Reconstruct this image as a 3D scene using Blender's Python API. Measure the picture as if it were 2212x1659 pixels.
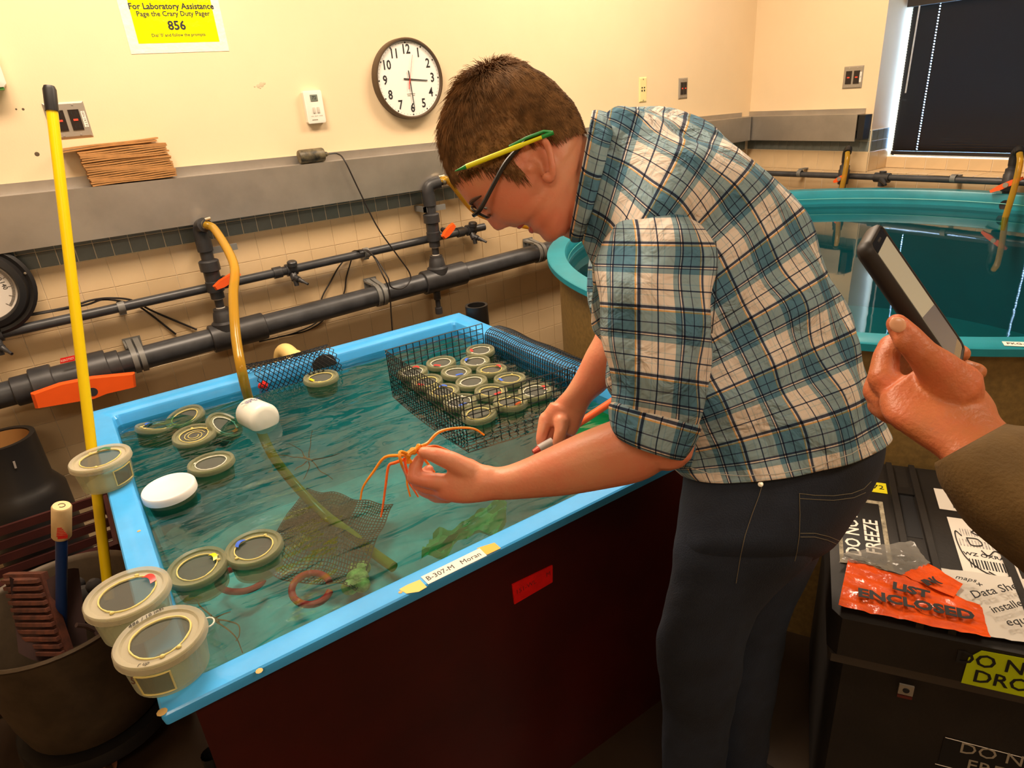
import bpy, math, random
import numpy as np
from mathutils import Vector, Matrix, noise
from mathutils.bvhtree import BVHTree
random.seed(7)
for o in list(bpy.data.objects): bpy.data.objects.remove(o)
SC = bpy.context.scene; COL = SC.collection
# ---------------------------------------------------------------- camera
YAW, PIT, ROL, FPX, H = math.radians(33.05012648), math.radians(23.69276235), math.radians(-4.57482895), 1430.0, 1.6
CX, CY = 1106.0, 829.5
_fw = Vector((math.sin(YAW)*math.cos(PIT), math.cos(YAW)*math.cos(PIT), -math.sin(PIT)))
_rt = Vector((math.cos(YAW), -math.sin(YAW), 0)); _up = _rt.cross(_fw)
RT = math.cos(ROL)*_rt + math.sin(ROL)*_up; UP = -math.sin(ROL)*_rt + math.cos(ROL)*_up; FW = _fw
EYE = Vector((0, 0, H))
cam = bpy.data.cameras.new('camera'); camo = bpy.data.objects.new('camera', cam); COL.objects.link(camo)
cam.sensor_width = 36.0; cam.lens = 36.0*FPX/2212; cam.clip_start = .02
camo.matrix_world = Matrix(((RT.x, UP.x, -FW.x, EYE.x), (RT.y, UP.y, -FW.y, EYE.y), (RT.z, UP.z, -FW.z, EYE.z), (0, 0, 0, 1)))
SC.camera = camo
# ---------------------------------------------------------------- world, lights, exposure
w = bpy.data.worlds.new('world'); SC.world = w; w.use_nodes = True
bg = w.node_tree.nodes['Background']; bg.inputs[0].default_value = (.45, .68, 1, 1); bg.inputs[1].default_value = 16.0
def area(name, loc, sx, sy, e, col, rot=(0, 0, 0)):
    l = bpy.data.lights.new(name, 'AREA'); l.shape = 'RECTANGLE'; l.size = sx; l.size_y = sy; l.energy = e; l.color = col
    o = bpy.data.objects.new(name, l); COL.objects.link(o); o.location = loc; o.rotation_euler = rot; return o
WARM = (1, .775, .575)
CEIL = 2.95
LAMPS = [(.3, 1.85, 1.0), (2.4, 1.85, .9), (-1.0, -.9, .3), (1.6, -.9, .3)]
for i, (lx, ly, k) in enumerate(LAMPS):
    area('ceiling_light_glow', (lx, ly, CEIL-.06), 1.15, .5, 64*k, WARM)
SC.view_settings.view_transform = 'Standard'; SC.view_settings.look = 'None'
SC.view_settings.exposure = 0.0; SC.view_settings.gamma = 1.0; SC.view_settings.use_curve_mapping = False
# ---------------------------------------------------------------- positions
def ray(px, py): return RT*((px-CX)/FPX) - UP*((py-CY)/FPX) + FW
def C(px, py, d): return EYE + ray(px, py)*d                       # a point at that distance from the lens
def Yp(px, py, y): r = ray(px, py); return EYE + r*(y/r.y)           # on a wall parallel to the back wall
def Xp(px, py, x): r = ray(px, py); return EYE + r*(x/r.x)
def Zp(px, py, z): r = ray(px, py); return EYE + r*((z-H)/r.z)        # on a level surface
def PL(px, py, p0, n): r = ray(px, py); n = Vector(n); return EYE + r*((Vector(p0)-EYE).dot(n)/r.dot(n))
def PX(p):
    q = Vector(p)-EYE; z = q.dot(FW); return CX+FPX*q.dot(RT)/z, CY-FPX*q.dot(UP)/z, z
# ---------------------------------------------------------------- materials
MATS = {}
def S(c):  # srgb 0-255 to linear
    return tuple(((v/255)/12.92 if v/255 <= .04045 else ((v/255+.055)/1.055)**2.4) for v in c)
def mat(name, col, rough=.5, metal=0, spec=.5, var=0, vs=8, bump=0, bs=60, trans=0, alpha=1, emit=None, es=0, coat=0, sss=0, var2=None):
    if name in MATS: return MATS[name]
    m = bpy.data.materials.new(name); m.use_nodes = True; nt = m.node_tree; b = nt.nodes['Principled BSDF']
    b.inputs['Base Color'].default_value = (*col, 1); b.inputs['Roughness'].default_value = rough; b.inputs['Metallic'].default_value = metal
    b.inputs['Specular IOR Level'].default_value = spec; b.inputs['Alpha'].default_value = alpha
    b.inputs['Transmission Weight'].default_value = trans; b.inputs['Coat Weight'].default_value = coat
    if sss: b.inputs['Subsurface Weight'].default_value = sss; b.inputs['Subsurface Radius'].default_value = (1, .3, .15); b.inputs['Subsurface Scale'].default_value = .008
    if emit: b.inputs['Emission Color'].default_value = (*emit, 1); b.inputs['Emission Strength'].default_value = es
    tc = nt.nodes.new('ShaderNodeTexCoord')
    if var or var2:
        n = nt.nodes.new('ShaderNodeTexNoise'); n.inputs['Scale'].default_value = vs; n.inputs['Detail'].default_value = 6; n.inputs['Roughness'].default_value = .6
        nt.links.new(tc.outputs['Object'], n.inputs['Vector'])
        r = nt.nodes.new('ShaderNodeMapRange'); r.inputs[1].default_value = .35; r.inputs[2].default_value = .65
        nt.links.new(n.outputs[0], r.inputs[0])
        x = nt.nodes.new('ShaderNodeMix'); x.data_type = 'RGBA'
        x.inputs[6].default_value = (*[c*(1-var) for c in col], 1)
        x.inputs[7].default_value = (*(var2 or [min(1, c*(1+var)) for c in col]), 1)
        nt.links.new(r.outputs[0], x.inputs[0]); nt.links.new(x.outputs[2], b.inputs['Base Color'])
    if bump:
        n = nt.nodes.new('ShaderNodeTexNoise'); n.inputs['Scale'].default_value = bs; n.inputs['Detail'].default_value = 4
        nt.links.new(tc.outputs['Object'], n.inputs['Vector'])
        k = nt.nodes.new('ShaderNodeBump'); k.inputs['Strength'].default_value = bump; k.inputs['Distance'].default_value = .004
        nt.links.new(n.outputs[0], k.inputs['Height']); nt.links.new(k.outputs[0], b.inputs['Normal'])
    MATS[name] = m; return m
def clearmat(name, col, opac, rough=.25, bump=0, diffuse=None):
    """thin milky or clear plastic: part see-through, part coloured surface with a gloss"""
    m = bpy.data.materials.new(name); m.use_nodes = True; nt = m.node_tree; nt.nodes.clear()
    out = nt.nodes.new('ShaderNodeOutputMaterial'); t = nt.nodes.new('ShaderNodeBsdfTransparent'); t.inputs[0].default_value = (*col, 1)
    p = nt.nodes.new('ShaderNodeBsdfPrincipled'); p.inputs['Base Color'].default_value = (*(diffuse or col), 1); p.inputs['Roughness'].default_value = rough
    mx = nt.nodes.new('ShaderNodeMixShader'); lw = nt.nodes.new('ShaderNodeLayerWeight'); lw.inputs[0].default_value = .35
    mr = nt.nodes.new('ShaderNodeMapRange'); mr.inputs[3].default_value = opac; mr.inputs[4].default_value = min(1, opac+.45)
    nt.links.new(lw.outputs['Facing'], mr.inputs[0]); nt.links.new(mr.outputs[0], mx.inputs[0])
    nt.links.new(t.outputs[0], mx.inputs[1]); nt.links.new(p.outputs[0], mx.inputs[2]); nt.links.new(mx.outputs[0], out.inputs[0])
    if bump:
        tc = nt.nodes.new('ShaderNodeTexCoord'); n = nt.nodes.new('ShaderNodeTexNoise'); n.inputs['Scale'].default_value = 25
        nt.links.new(tc.outputs['Object'], n.inputs['Vector']); k = nt.nodes.new('ShaderNodeBump'); k.inputs['Strength'].default_value = bump; k.inputs['Distance'].default_value = .01
        nt.links.new(n.outputs[0], k.inputs['Height']); nt.links.new(k.outputs[0], p.inputs['Normal'])
    MATS[name] = m; return m
M_PAINT = mat('cream_paint', (.775, .605, .385), .6, var=.02, vs=3, bump=.05, bs=150)
M_TILE = mat('beige_tile', (.68, .50, .29), .16, var=.05, vs=4, spec=.5)
M_ATILE = mat('slate_tile', (.17, .195, .185), .2, var=.14, vs=10)
M_GROUT = mat('grout', (.84, .74, .56), .8)
M_STEEL = mat('brushed_steel', (.50, .47, .43), .36, metal=.85, var=.10, vs=5)
M_STEEL2 = mat('steel_dull', (.40, .36, .30), .45, metal=.6)
M_PVC = mat('grey_pvc', (.040, .042, .047), .38, var=.25, vs=14, bump=.03)
M_PVC2 = mat('grey_pvc_fitting', (.032, .032, .035), .42, var=.2, vs=20)
M_CLAMP = mat('grey_strap', (.17, .17, .16), .45)
M_ORANGE = mat('orange_handle', (.88, .11, .012), .42, var=.05)
M_BLACK = mat('black_plastic', (.010, .009, .009), .45)
M_CABLE = mat('black_cable', (.012, .009, .008), .5)
M_WHITE = mat('white_plastic', (.80, .76, .66), .4)
M_IVORY = mat('ivory_plate', (.80, .68, .32), .4)
M_RIM = mat('blue_gelcoat', (.06, .40, .88), .22, var=.07, vs=7, bump=.05, bs=90, coat=.2)
M_TANKIN = mat('blue_gelcoat_inside', (.10, .42, .50), .4, var=.28, vs=5)
M_RED = mat('maroon_panel', (.042, .0022, .0008), .4, var=.25, vs=3)
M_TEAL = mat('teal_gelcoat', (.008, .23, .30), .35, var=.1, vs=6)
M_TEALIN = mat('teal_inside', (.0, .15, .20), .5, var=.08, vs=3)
M_KHAKI = mat('khaki_fibreglass', (.20, .125, .035), .6, var=.18, vs=60, bump=.2, bs=120)
M_FLOOR = mat('dark_floor', (.032, .018, .009), .35, var=.25, vs=2.2, bump=.06)
M_HOSE = clearmat('amber_hose', (.80, .56, .12), .42, .15, diffuse=(.55, .33, .035))
M_YEL = mat('yellow_pole', (.95, .68, .0), .35)
M_KRAFT = mat('kraft_paper', (.42, .20, .06), .75, var=.12, vs=30)
M_MESH = mat('black_mesh', (.008, .008, .009), .4)
M_INK = mat('black_ink', (.01, .01, .012), .6)
M_PAPER = mat('white_paper', (.80, .74, .66), .6)
# ---------------------------------------------------------------- mesh helpers
class MB:
    def __init__(s): s.v = []; s.f = []; s.uv = []; s.hasuv = False
    def add(s, vs, fs, uvs=None):
        n = len(s.v); s.v += [Vector(a) for a in vs]; s.f += [tuple(i+n for i in f) for f in fs]
        if uvs: s.hasuv = True
        s.uv += uvs if uvs else [[(0, 0)]*len(f) for f in fs]
        return s
    def box(s, a, b):
        x0, y0, z0 = a; x1, y1, z1 = b
        v = [(x0, y0, z0), (x1, y0, z0), (x1, y1, z0), (x0, y1, z0), (x0, y0, z1), (x1, y0, z1), (x1, y1, z1), (x0, y1, z1)]
        return s.add(v, [(0, 3, 2, 1), (4, 5, 6, 7), (0, 1, 5, 4), (1, 2, 6, 5), (2, 3, 7, 6), (3, 0, 4, 7)])
    def obox(s, c, ax, ay, az):   # oriented box from centre and half axes
        c = Vector(c); ax, ay, az = Vector(ax), Vector(ay), Vector(az)
        v = [c+i*ax+j*ay+k*az for k in (-1, 1) for (i, j) in ((-1, -1), (1, -1), (1, 1), (-1, 1))]
        return s.add(v, [(0, 3, 2, 1), (4, 5, 6, 7), (0, 1, 5, 4), (1, 2, 6, 5), (2, 3, 7, 6), (3, 0, 4, 7)])
    def bbox(s, c, ax, ay, az, bv=.12):   # box with chamfered long edges: an octagonal prism along az
        c = Vector(c); ax, ay, az = Vector(ax), Vector(ay), Vector(az); k = 1-bv
        ring = [(k, -1), (1, -k), (1, k), (k, 1), (-k, 1), (-1, k), (-1, -k), (-k, -1)]
        vs = []
        for t, q in ((-1, 1-bv), (-1+bv, 1), (1-bv, 1), (1, 1-bv)): vs += [c+az*t+ax*i*q+ay*j*q for i, j in ring]
        fs = [tuple(range(7, -1, -1)), tuple(range(24, 32))]
        for a in range(3): fs += [(a*8+i, a*8+(i+1) % 8, a*8+8+(i+1) % 8, a*8+8+i) for i in range(8)]
        return s.add(vs, fs)
    def tube(s, pts, r, n=8, cap=True, flat=1.0, closed=False):
        pts = [Vector(p) for p in pts]; m = len(pts)
        rs = r if isinstance(r, (list, tuple)) else [r]*m
        vs = []; fs = []; prev = None
        for i, p in enumerate(pts):
            if closed: t = pts[(i+1) % m]-pts[i-1]
            else: t = pts[min(i+1, m-1)]-pts[max(i-1, 0)]
            t = t.normalized() if t.length > 1e-9 else Vector((0, 0, 1))
            if prev is None: a = t.cross(Vector((0, 0, 1)) if abs(t.z) < .9 else Vector((1, 0, 0))).normalized()
            else:
                a = prev-t*prev.dot(t); a = a.normalized() if a.length > 1e-6 else t.orthogonal().normalized()
            prev = a; b = t.cross(a)
            for k in range(n):
                th = 2*math.pi*k/n; vs.append(p+(a*math.cos(th)+b*math.sin(th)*flat)*rs[i])
        for i in range(m if closed else m-1):
            j = (i+1) % m
            for k in range(n): fs.append((i*n+k, i*n+(k+1) % n, j*n+(k+1) % n, j*n+k))
        if cap and not closed: fs.append(tuple(range(n-1, -1, -1))); fs.append(tuple((m-1)*n+k for k in range(n)))
        return s.add(vs, fs)
    def lathe(s, prof, n=32, c=(0, 0, 0), ax=(0, 0, 1), closed=False, arc=None):
        c = Vector(c); ax = Vector(ax).normalized(); a = ax.orthogonal().normalized(); b = ax.cross(a); m = len(prof); vs = []; fs = []
        for r, h in prof:
            for k in range(n): th = 2*math.pi*k/n; vs.append(c+ax*h+(a*math.cos(th)+b*math.sin(th))*max(r, 1e-5))
        for i in range(m if closed else m-1):
            j = (i+1) % m
            for k in range(n): fs.append((i*n+k, i*n+(k+1) % n, j*n+(k+1) % n, j*n+k))
        return s.add(vs, fs)
    def rings(s, R, cap0=True, cap1=True, uvs=None, close=True):
        n = len(R[0]); vs = [p for q in R for p in q]; fs = []; uu = []
        for i in range(len(R)-1):
            for k in range(n if close else n-1):
                k2 = (k+1) % n; fs.append((i*n+k, i*n+k2, (i+1)*n+k2, (i+1)*n+k))
                if uvs:
                    a = uvs[i]; b = uvs[i+1]; e = k+1
                    uu.append([a[k], a[e], b[e], b[k]])
        if cap0: fs.append(tuple(range(n-1, -1, -1))); uu.append([(0, 0)]*n)
        if cap1: fs.append(tuple((len(R)-1)*n+k for k in range(n))); uu.append([(0, 0)]*n)
        return s.add(vs, fs, uu if uvs else None)
    def grid(s, P, nu, nv, uvscale=None):
        vs = [P(i/nu, j/nv) for j in range(nv+1) for i in range(nu+1)]
        fs = [(j*(nu+1)+i, j*(nu+1)+i+1, (j+1)*(nu+1)+i+1, (j+1)*(nu+1)+i) for j in range(nv) for i in range(nu)]
        return s.add(vs, fs)
    def wires(s, P, us, vs_, r, seg=10, n=3):
        for u in us: s.tube([P(u, k/seg) for k in range(seg+1)], r, n)
        for v in vs_: s.tube([P(k/seg, v) for k in range(seg+1)], r, n)
        return s
    def ell(s, c, a, b, d, nu=16, nv=10):
        c = Vector(c); a, b, d = Vector(a), Vector(b), Vector(d); R = []
        for j in range(1, nv):
            ph = math.pi*j/nv; R.append([c+d*math.cos(ph)+(a*math.cos(2*math.pi*k/nu)+b*math.sin(2*math.pi*k/nu))*math.sin(ph) for k in range(nu)])
        return s.rings(R)
    def cap(s, p0, p1, r0, r1, n=14, asp=1.0, side=None):
        p0, p1 = Vector(p0), Vector(p1); t = (p1-p0); L = t.length; t = t.normalized() if L > 1e-6 else Vector((0, 0, 1))
        a = (side-t*side.dot(t)).normalized() if side is not None else t.orthogonal().normalized(); b = t.cross(a); R = []
        for ph in (-85, -60, -35, 0): p = math.radians(ph); R.append((p0+t*r0*math.sin(p), r0*math.cos(p)))
        for ph in (0, 35, 60, 85): p = math.radians(ph); R.append((p1+t*r1*math.sin(p), r1*math.cos(p)))
        return s.rings([[c+(a*math.cos(2*math.pi*k/n)+b*math.sin(2*math.pi*k/n)*asp)*r for k in range(n)] for c, r in R])
def tagit(o, label=None, cat=None, group=None, kind=None):
    if label: o['label'] = label
    if cat: o['category'] = cat
    if group: o['group'] = group
    if kind: o['kind'] = kind
    return o
def root(name, label, cat, loc=(0, 0, 0), rot=(0, 0, 0), group=None, kind=None):
    o = bpy.data.objects.new(name, None); COL.objects.link(o); o.location = loc; o.rotation_euler = rot; o.empty_display_size = .05
    return tagit(o, label, cat, group, kind)
def loc_mat(p):
    m = Matrix.Identity(4)
    if p is None: return m
    return loc_mat(p.parent) @ p.matrix_parent_inverse @ Matrix.LocRotScale(p.location, p.rotation_euler.to_quaternion() if p.rotation_mode == 'XYZ' else None, p.scale)
def mk(name, mb, m, parent=None, smooth=True, local=False, sharp=40, label=None, cat=None, group=None, kind=None, mesh=None):
    if mesh is None:
        mesh = bpy.data.meshes.new(name); mesh.from_pydata([tuple(v) for v in mb.v], [], mb.f)
        if mb.hasuv:
            ul = mesh.uv_layers.new(name='UVMap'); k = 0
            for pu in mb.uv:
                for q in pu: ul.data[k].uv = q; k += 1
        mesh.materials.append(m); mesh.update()
        if smooth:
            mesh.shade_smooth()
            try: mesh.set_sharp_from_angle(angle=math.radians(sharp))
            except Exception: pass
    o = bpy.data.objects.new(name, mesh); COL.objects.link(o)
    if parent is not None:
        o.parent = parent
        if not local: o.matrix_parent_inverse = loc_mat(parent).inverted()
    return tagit(o, label, cat, group, kind)
def text(name, s, org, xd, yd, size, m, parent, local=False, ext=.0004, align='CENTER', shear=0, xs=1.0, bold=0):
    cu = bpy.data.curves.new(name, 'FONT'); cu.body = s; cu.size = size; cu.align_x = align; cu.align_y = 'CENTER'; cu.extrude = ext; cu.shear = shear; cu.resolution_u = 2
    if bold: cu.offset = bold
    o = bpy.data.objects.new(name, cu); COL.objects.link(o)
    bpy.context.view_layer.update()
    me = bpy.data.meshes.new_from_object(o.evaluated_get(bpy.context.evaluated_depsgraph_get())); bpy.data.objects.remove(o)
    xd = Vector(xd).normalized(); yd = Vector(yd); yd = (yd-xd*yd.dot(xd)).normalized(); z = xd.cross(yd); org = Vector(org)
    for v in me.vertices: v.co = org+xd*v.co.x*xs+yd*v.co.y+z*v.co.z
    me.materials.clear(); me.materials.append(m)
    return mk(name, None, m, parent, mesh=me, local=local)
def smooth_path(pts, k=6):
    pts = [Vector(p) for p in pts]; out = []
    P = [pts[0]*2-pts[1]]+pts+[pts[-1]*2-pts[-2]]
    for i in range(1, len(P)-2):
        a, b, c, d = P[i-1], P[i], P[i+1], P[i+2]
        for j in range(k):
            t = j/k; out.append(.5*((2*b)+(c-a)*t+(2*a-5*b+4*c-d)*t*t+(3*b-a-3*c+d)*t**3))
    return out+[pts[-1]]
def lerp_path(vals, k=6):
    return [v.x for v in smooth_path([Vector((a, 0, 0)) for a in vals], k)]
# ================================================================ the room
WB, WR = 2.9, 3.87      # back wall at y, right wall at x
def wall(name, mb, m=M_PAINT): return mk(name, mb, m, kind='structure', smooth=False)
wall_back = wall('wall_back', MB().box((-2.6, WB, 0), (WR+.1, WB+.12, CEIL)))
WINZ0, WINZ1, WY0, WY1, WX = 1.04, 2.35, .2, 2.095, 4.07
wall_right = wall('wall_right', MB().box((WR, WY1, 0), (WX+.1, WB, CEIL)).box((WR, -2.6, 0), (WX+.1, WY0, CEIL)).box((WR, WY0, 0), (WX+.1, WY1, WINZ0)).box((WR, WY0, WINZ1), (WX+.1, WY1, CEIL)).box((WX, WY0, WINZ0), (WX+.1, WY1, 1.105)))
wall('wall_left', MB().box((-2.7, -2.6, 0), (-2.6, WB, CEIL)))
wall('wall_front', MB().box((-2.6, -2.7, 0), (WR+.2, -2.6, CEIL)))
M_CEIL = mat('ceiling_tile', (.75, .68, .52), .8)
wall('ceiling', MB().box((-2.6, -2.6, CEIL), (WR+.2, WB, CEIL+.1)), M_CEIL)
wall('floor', MB().box((-2.7, -2.7, -.1), (WR+.2, WB, 0)), M_FLOOR)
# fluorescent fittings
M_TUBE = mat('lit_diffuser', (.9, .9, .85), .5, emit=(1, .86, .62), es=4)
for lx, ly, k in LAMPS:
    where = 'over the blue tank' if (lx < 1 and ly > 0) else 'over the round teal tank' if ly > 0 else 'behind the camera on the left' if lx < 0 else 'behind the camera on the right'
    r = root('ceiling_light', 'flat fluorescent ceiling fitting with white frame ' + where, 'ceiling light', (lx, ly, CEIL))
    mk('frame', MB().box((lx-.62, ly-.3, CEIL-.03), (lx+.62, ly-.26, CEIL)).box((lx-.62, ly+.26, CEIL-.03), (lx+.62, ly+.3, CEIL)).box((lx-.62, ly-.26, CEIL-.03), (lx-.58, ly+.26, CEIL)).box((lx+.58, ly-.26, CEIL-.03), (lx+.62, ly+.26, CEIL)), M_WHITE, r, False)
    mk('diffuser', MB().box((lx-.58, ly-.26, CEIL-.02), (lx+.58, ly+.26, CEIL-.01)), M_TUBE, r, False)
# ---- tiles: each a bevelled slab of its own, standing proud of recessed grout
_tm = {}
def tile_mesh(key, sx, sz, m, nrm):
    """slab sx wide, sz high, face towards nrm ('y','x','-y'..)"""
    k = (key, round(sx, 4), round(sz, 4), nrm)
    if k in _tm: return _tm[k]
    t = .0032; b = .0010; v = []
    for (e, d) in ((0, 0), (0, t-b), (b, t)):
        for (i, j) in ((-1, -1), (1, -1), (1, 1), (-1, 1)): v.append((i*(sx/2-e), -d, j*(sz/2-e)))
    f = [(8, 9, 10, 11)]+[(a*4+i, a*4+(i+1) % 4, a*4+4+(i+1) % 4, a*4+4+i) for a in (0, 1) for i in range(4)]
    if nrm == 'x': v = [(y, -x, z) for x, y, z in v]
    if nrm == 'z': v = [(x, z, -y) for x, y, z in v]
    me = bpy.data.meshes.new(key); me.from_pydata(v, [], f); me.materials.append(m); me.update(); _tm[k] = me; return me
def put_tile(name, me, loc, parent):
    o = bpy.data.objects.new(name, me); COL.objects.link(o); o.parent = parent; o.location = loc; return o
def seen(p, mg=60):
    x, y, z = PX(p); return z > .1 and -mg < x < 2212+mg and -mg < y < 1659+mg
BT = 1.150
def hid_back(x, z):   # right of this the man and the round tank hide the wall
    px, py, _ = PX((x, WB, z))
    return (px > 1290 and py > 380) or (py > 1010 and px > 250)
backdrop = mk('grout_bed', MB().box((-1.2, WB-.003, 0), (WR, WB, 1.30)), M_GROUT, wall_back, False)
loose = MB(); n_b = 0
rows = [BT-.1135*i for i in range(11)]
for r_ in range(10):
    z1 = rows[r_]; z0 = max(rows[r_+1], .002); zc = (z0+z1)/2
    for c_ in range(46):
        x0 = -1.2+.1095*c_+.012; xc = x0+.055
        if xc > WR-.05: continue
        if seen((xc, WB, zc)) and not hid_back(xc, zc) and n_b < 290:
            me = tile_mesh('tile', .1078, z1-z0-.0018, M_TILE, 'y'); put_tile('tile', me, (xc, WB-.003, zc), wall_back); n_b += 1
        else: loose.box((x0+.0015, WB-.009, z0+.0015), (x0+.108, WB-.003, z1-.0015))
mk('tile_field', loose, M_TILE, wall_back, False, kind='stuff')
loose = MB(); n_a = 0
for r_ in range(2):
    z0 = BT+.057*r_
    for c_ in range(88):
        x0 = -1.2+.0592*c_-.002; xc = x0+.0296
        if xc > WR-.03: continue
        if seen((xc, WB, z0+.03)) and PX((xc, WB, z0))[0] < 1300 and n_a < 250:
            put_tile('accent_tile', tile_mesh('accent_tile', .0556, .0542, M_ATILE, 'y'), (xc, WB-.003, z0+.0285), wall_back); n_a += 1
        else: loose.box((x0+.0015, WB-.009, z0+.0015), (x0+.0577, WB-.003, z0+.0555))
mk('accent_tile_field', loose, M_ATILE, wall_back, False, kind='stuff')
# right wall tiles
mk('grout_bed', MB().box((WR-.003, -1, 0), (WR, WB, WINZ0)).box((WR-.003, WY1, WINZ0), (WR, WB, 1.265)).box((WX-.003, WY0, WINZ0), (WX, WY1, 1.105)).box((WR, WY1-.003, WINZ0), (WX, WY1, 1.265)).box((WR-.003, WY0, WINZ0-.003), (WX, WY1, WINZ0)), M_GROUT, wall_right, False)
for i in range(14):                                     # slate band under the tray, two rows
    for z0 in (1.150, 1.207):
        put_tile('accent_tile', tile_mesh('accent_tile', .0555, .054, M_ATILE, 'x'), (WR-.003, WB-.03-.0575*i, z0+.0285), wall_right)
for i in range(3):
    for z0 in (1.150, 1.207):
        put_tile('accent_tile', tile_mesh('accent_tile', .0555, .054, M_ATILE, 'y'), (WR+.035+.0585*i, WY1-.003, z0+.0285), wall_right)
for i in range(2):
    put_tile('tile', tile_mesh('tile', .096, .104, M_TILE, 'y'), (WR+.052+.099*i, WY1-.003, 1.096), wall_right)
for i in range(8):
    put_tile('tile', tile_mesh('tile', .0985, .107, M_TILE, 'x'), (WR-.003, WB-.052-.101*i, 1.095), wall_right)
for i in range(19):
    for z0 in (.928, .815):
        put_tile('tile', tile_mesh('tile', .106, .110, M_TILE, 'x'), (WR-.003, WB-.055-.1095*i, z0+.056), wall_right)
for i in range(12):
    put_tile('tile', tile_mesh('tile', .106, .058, M_TILE, 'x'), (WX-.003, WY1-.06-.1095*i, 1.074), wall_right)
    for j in range(2): put_tile('sill_tile', tile_mesh('sill_tile', .0965, .106, M_TILE, 'z'), (WR+.048+.0985*j, WY1-.06-.1095*i, WINZ0), wall_right)
# ---- window with blind
win = root('window_1', 'deep-set window behind a closed black blind', 'window', (WX+.05, 1.1, 1.105), kind='structure')
mk('window_frame', MB().box((WX+.06, WY0, 1.105), (WX+.1, WY1, 1.125)).box((WX+.06, WY0, WINZ1-.04), (WX+.1, WY1, WINZ1)).box((WX+.06, WY1-.012, 1.105), (WX+.1, WY1, WINZ1)).box((WX+.06, WY0, 1.105), (WX+.1, WY0+.04, WINZ1)), M_WHITE, win, False)
M_GLASS = clearmat('window_glass', (.93, .97, 1), .03, .02)
mk('pane', MB().box((WX+.078, WY0, 1.11), (WX+.082, WY1, WINZ1)), M_GLASS, win, False)
bl = root('window_blind', 'closed black horizontal slat blind over the right window', 'blind', (WX+.01, 1.1, 1.12))
M_SLAT = mat('black_slat', (.012, .008, .006), .5)
mb = MB(); z = 1.135; YB1 = 2.070
cords = [YB1-.135, 1.30, .62]
while z < 1.87:
    segs = []; y = YB1
    for cy_ in cords: segs.append((cy_+.004, y)); y = cy_-.004
    segs.append((WY0+.02, y))
    for a, b_ in segs: mb.add([(WX+.012, a, z), (WX+.012, b_, z), (WX+.004, b_, z+.0155), (WX+.004, a, z+.0155)], [(0, 1, 2, 3)])
    mb.add([(WX+.012, WY0+.02, z+.0), (WX+.012, YB1, z+.0), (WX+.009, YB1, z+.0075), (WX+.009, WY0+.02, z+.0075)], [(0, 1, 2, 3)])
    z += .0135
mk('slats', mb, M_SLAT, bl, False, kind='stuff')
mk('head_rail', MB().box((WX-.03, WY0+.01, 1.86), (WX+.03, WY1-.01, 2.0)).box((WX-.005, WY0+.01, 2.0), (WX+.02, YB1, WINZ1)), M_SLAT, bl, False)
mk('bottom_rail', MB().box((WX-.004, WY0+.02, 1.117), (WX+.02, YB1, 1.134)), M_SLAT, bl, False)
for cy_ in cords: mk('cord', MB().tube([(WX, cy_, 1.13), (WX, cy_, 1.86)], .0012, 6), M_SLAT, bl)
mk('tilt_wand', MB().tube([(WX-.03, 2.025, 1.44), (WX-.03, 2.02, 1.86)], .004, 8), clearmat('clear_wand', (.8, .8, .8), .5, .1), bl)
# ================================================================ steel service trays
def tray(name, p0, p1, out, label, ztop, zbot, zfl, depth=.08, end=False):
    """p0->p1 along the wall, out = direction away from wall; ztop etc are pairs"""
    r = root(name, label, 'cable tray', (Vector(p0)+Vector(p1))/2+Vector((0, 0, zbot[0])))
    p0 = Vector(p0); p1 = Vector(p1); out = Vector(out); Z = Vector((0, 0, 1))
    def bar(d0, d1, za, zb):
        v = []
        for p, i in ((p0, 0), (p1, 1)): v += [p+out*d0+Z*za[i], p+out*d1+Z*za[i], p+out*d1+Z*zb[i], p+out*d0+Z*zb[i]]
        return MB().add(v, [(0, 1, 2, 3), (7, 6, 5, 4), (0, 4, 5, 1), (1, 5, 6, 2), (2, 6, 7, 3), (3, 7, 4, 0)])
    mk('front_cover', bar(depth-.006, depth, zbot, ztop), M_STEEL, r, False)
    mk('top_ledge', bar(0, depth-.006, [z-.006 for z in ztop], ztop), M_STEEL, r, False)
    mk('wall_flange', bar(0, .008, ztop, zfl), M_STEEL, r, False)
    mk('base_plate', bar(.0, depth-.012, [z+.012 for z in zbot], [z+.016 for z in zbot]), mat('dark_steel', (.05, .048, .045), .5, metal=.5), r, False)
    return r
T1 = tray('cable_tray', (-1.2, WB, 0), (WR-.09, WB, 0), (0, -1, 0), 'long brushed steel service tray along the back wall above the pipes', (1.425, 1.352), (1.235, 1.212), (1.462, 1.378))
T2 = tray('cable_tray', (WR, WB-.001, 0), (WR, 2.14, 0), (-1, 0, 0), 'short brushed steel service tray on the right wall beside the window', (1.352, 1.352), (1.212, 1.212), (1.378, 1.378))
mk('end_bracket', MB().box((WR-.07, 2.10, 1.222), (WR-.001, 2.136, 1.348)), M_BLACK, T2, False)
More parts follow.
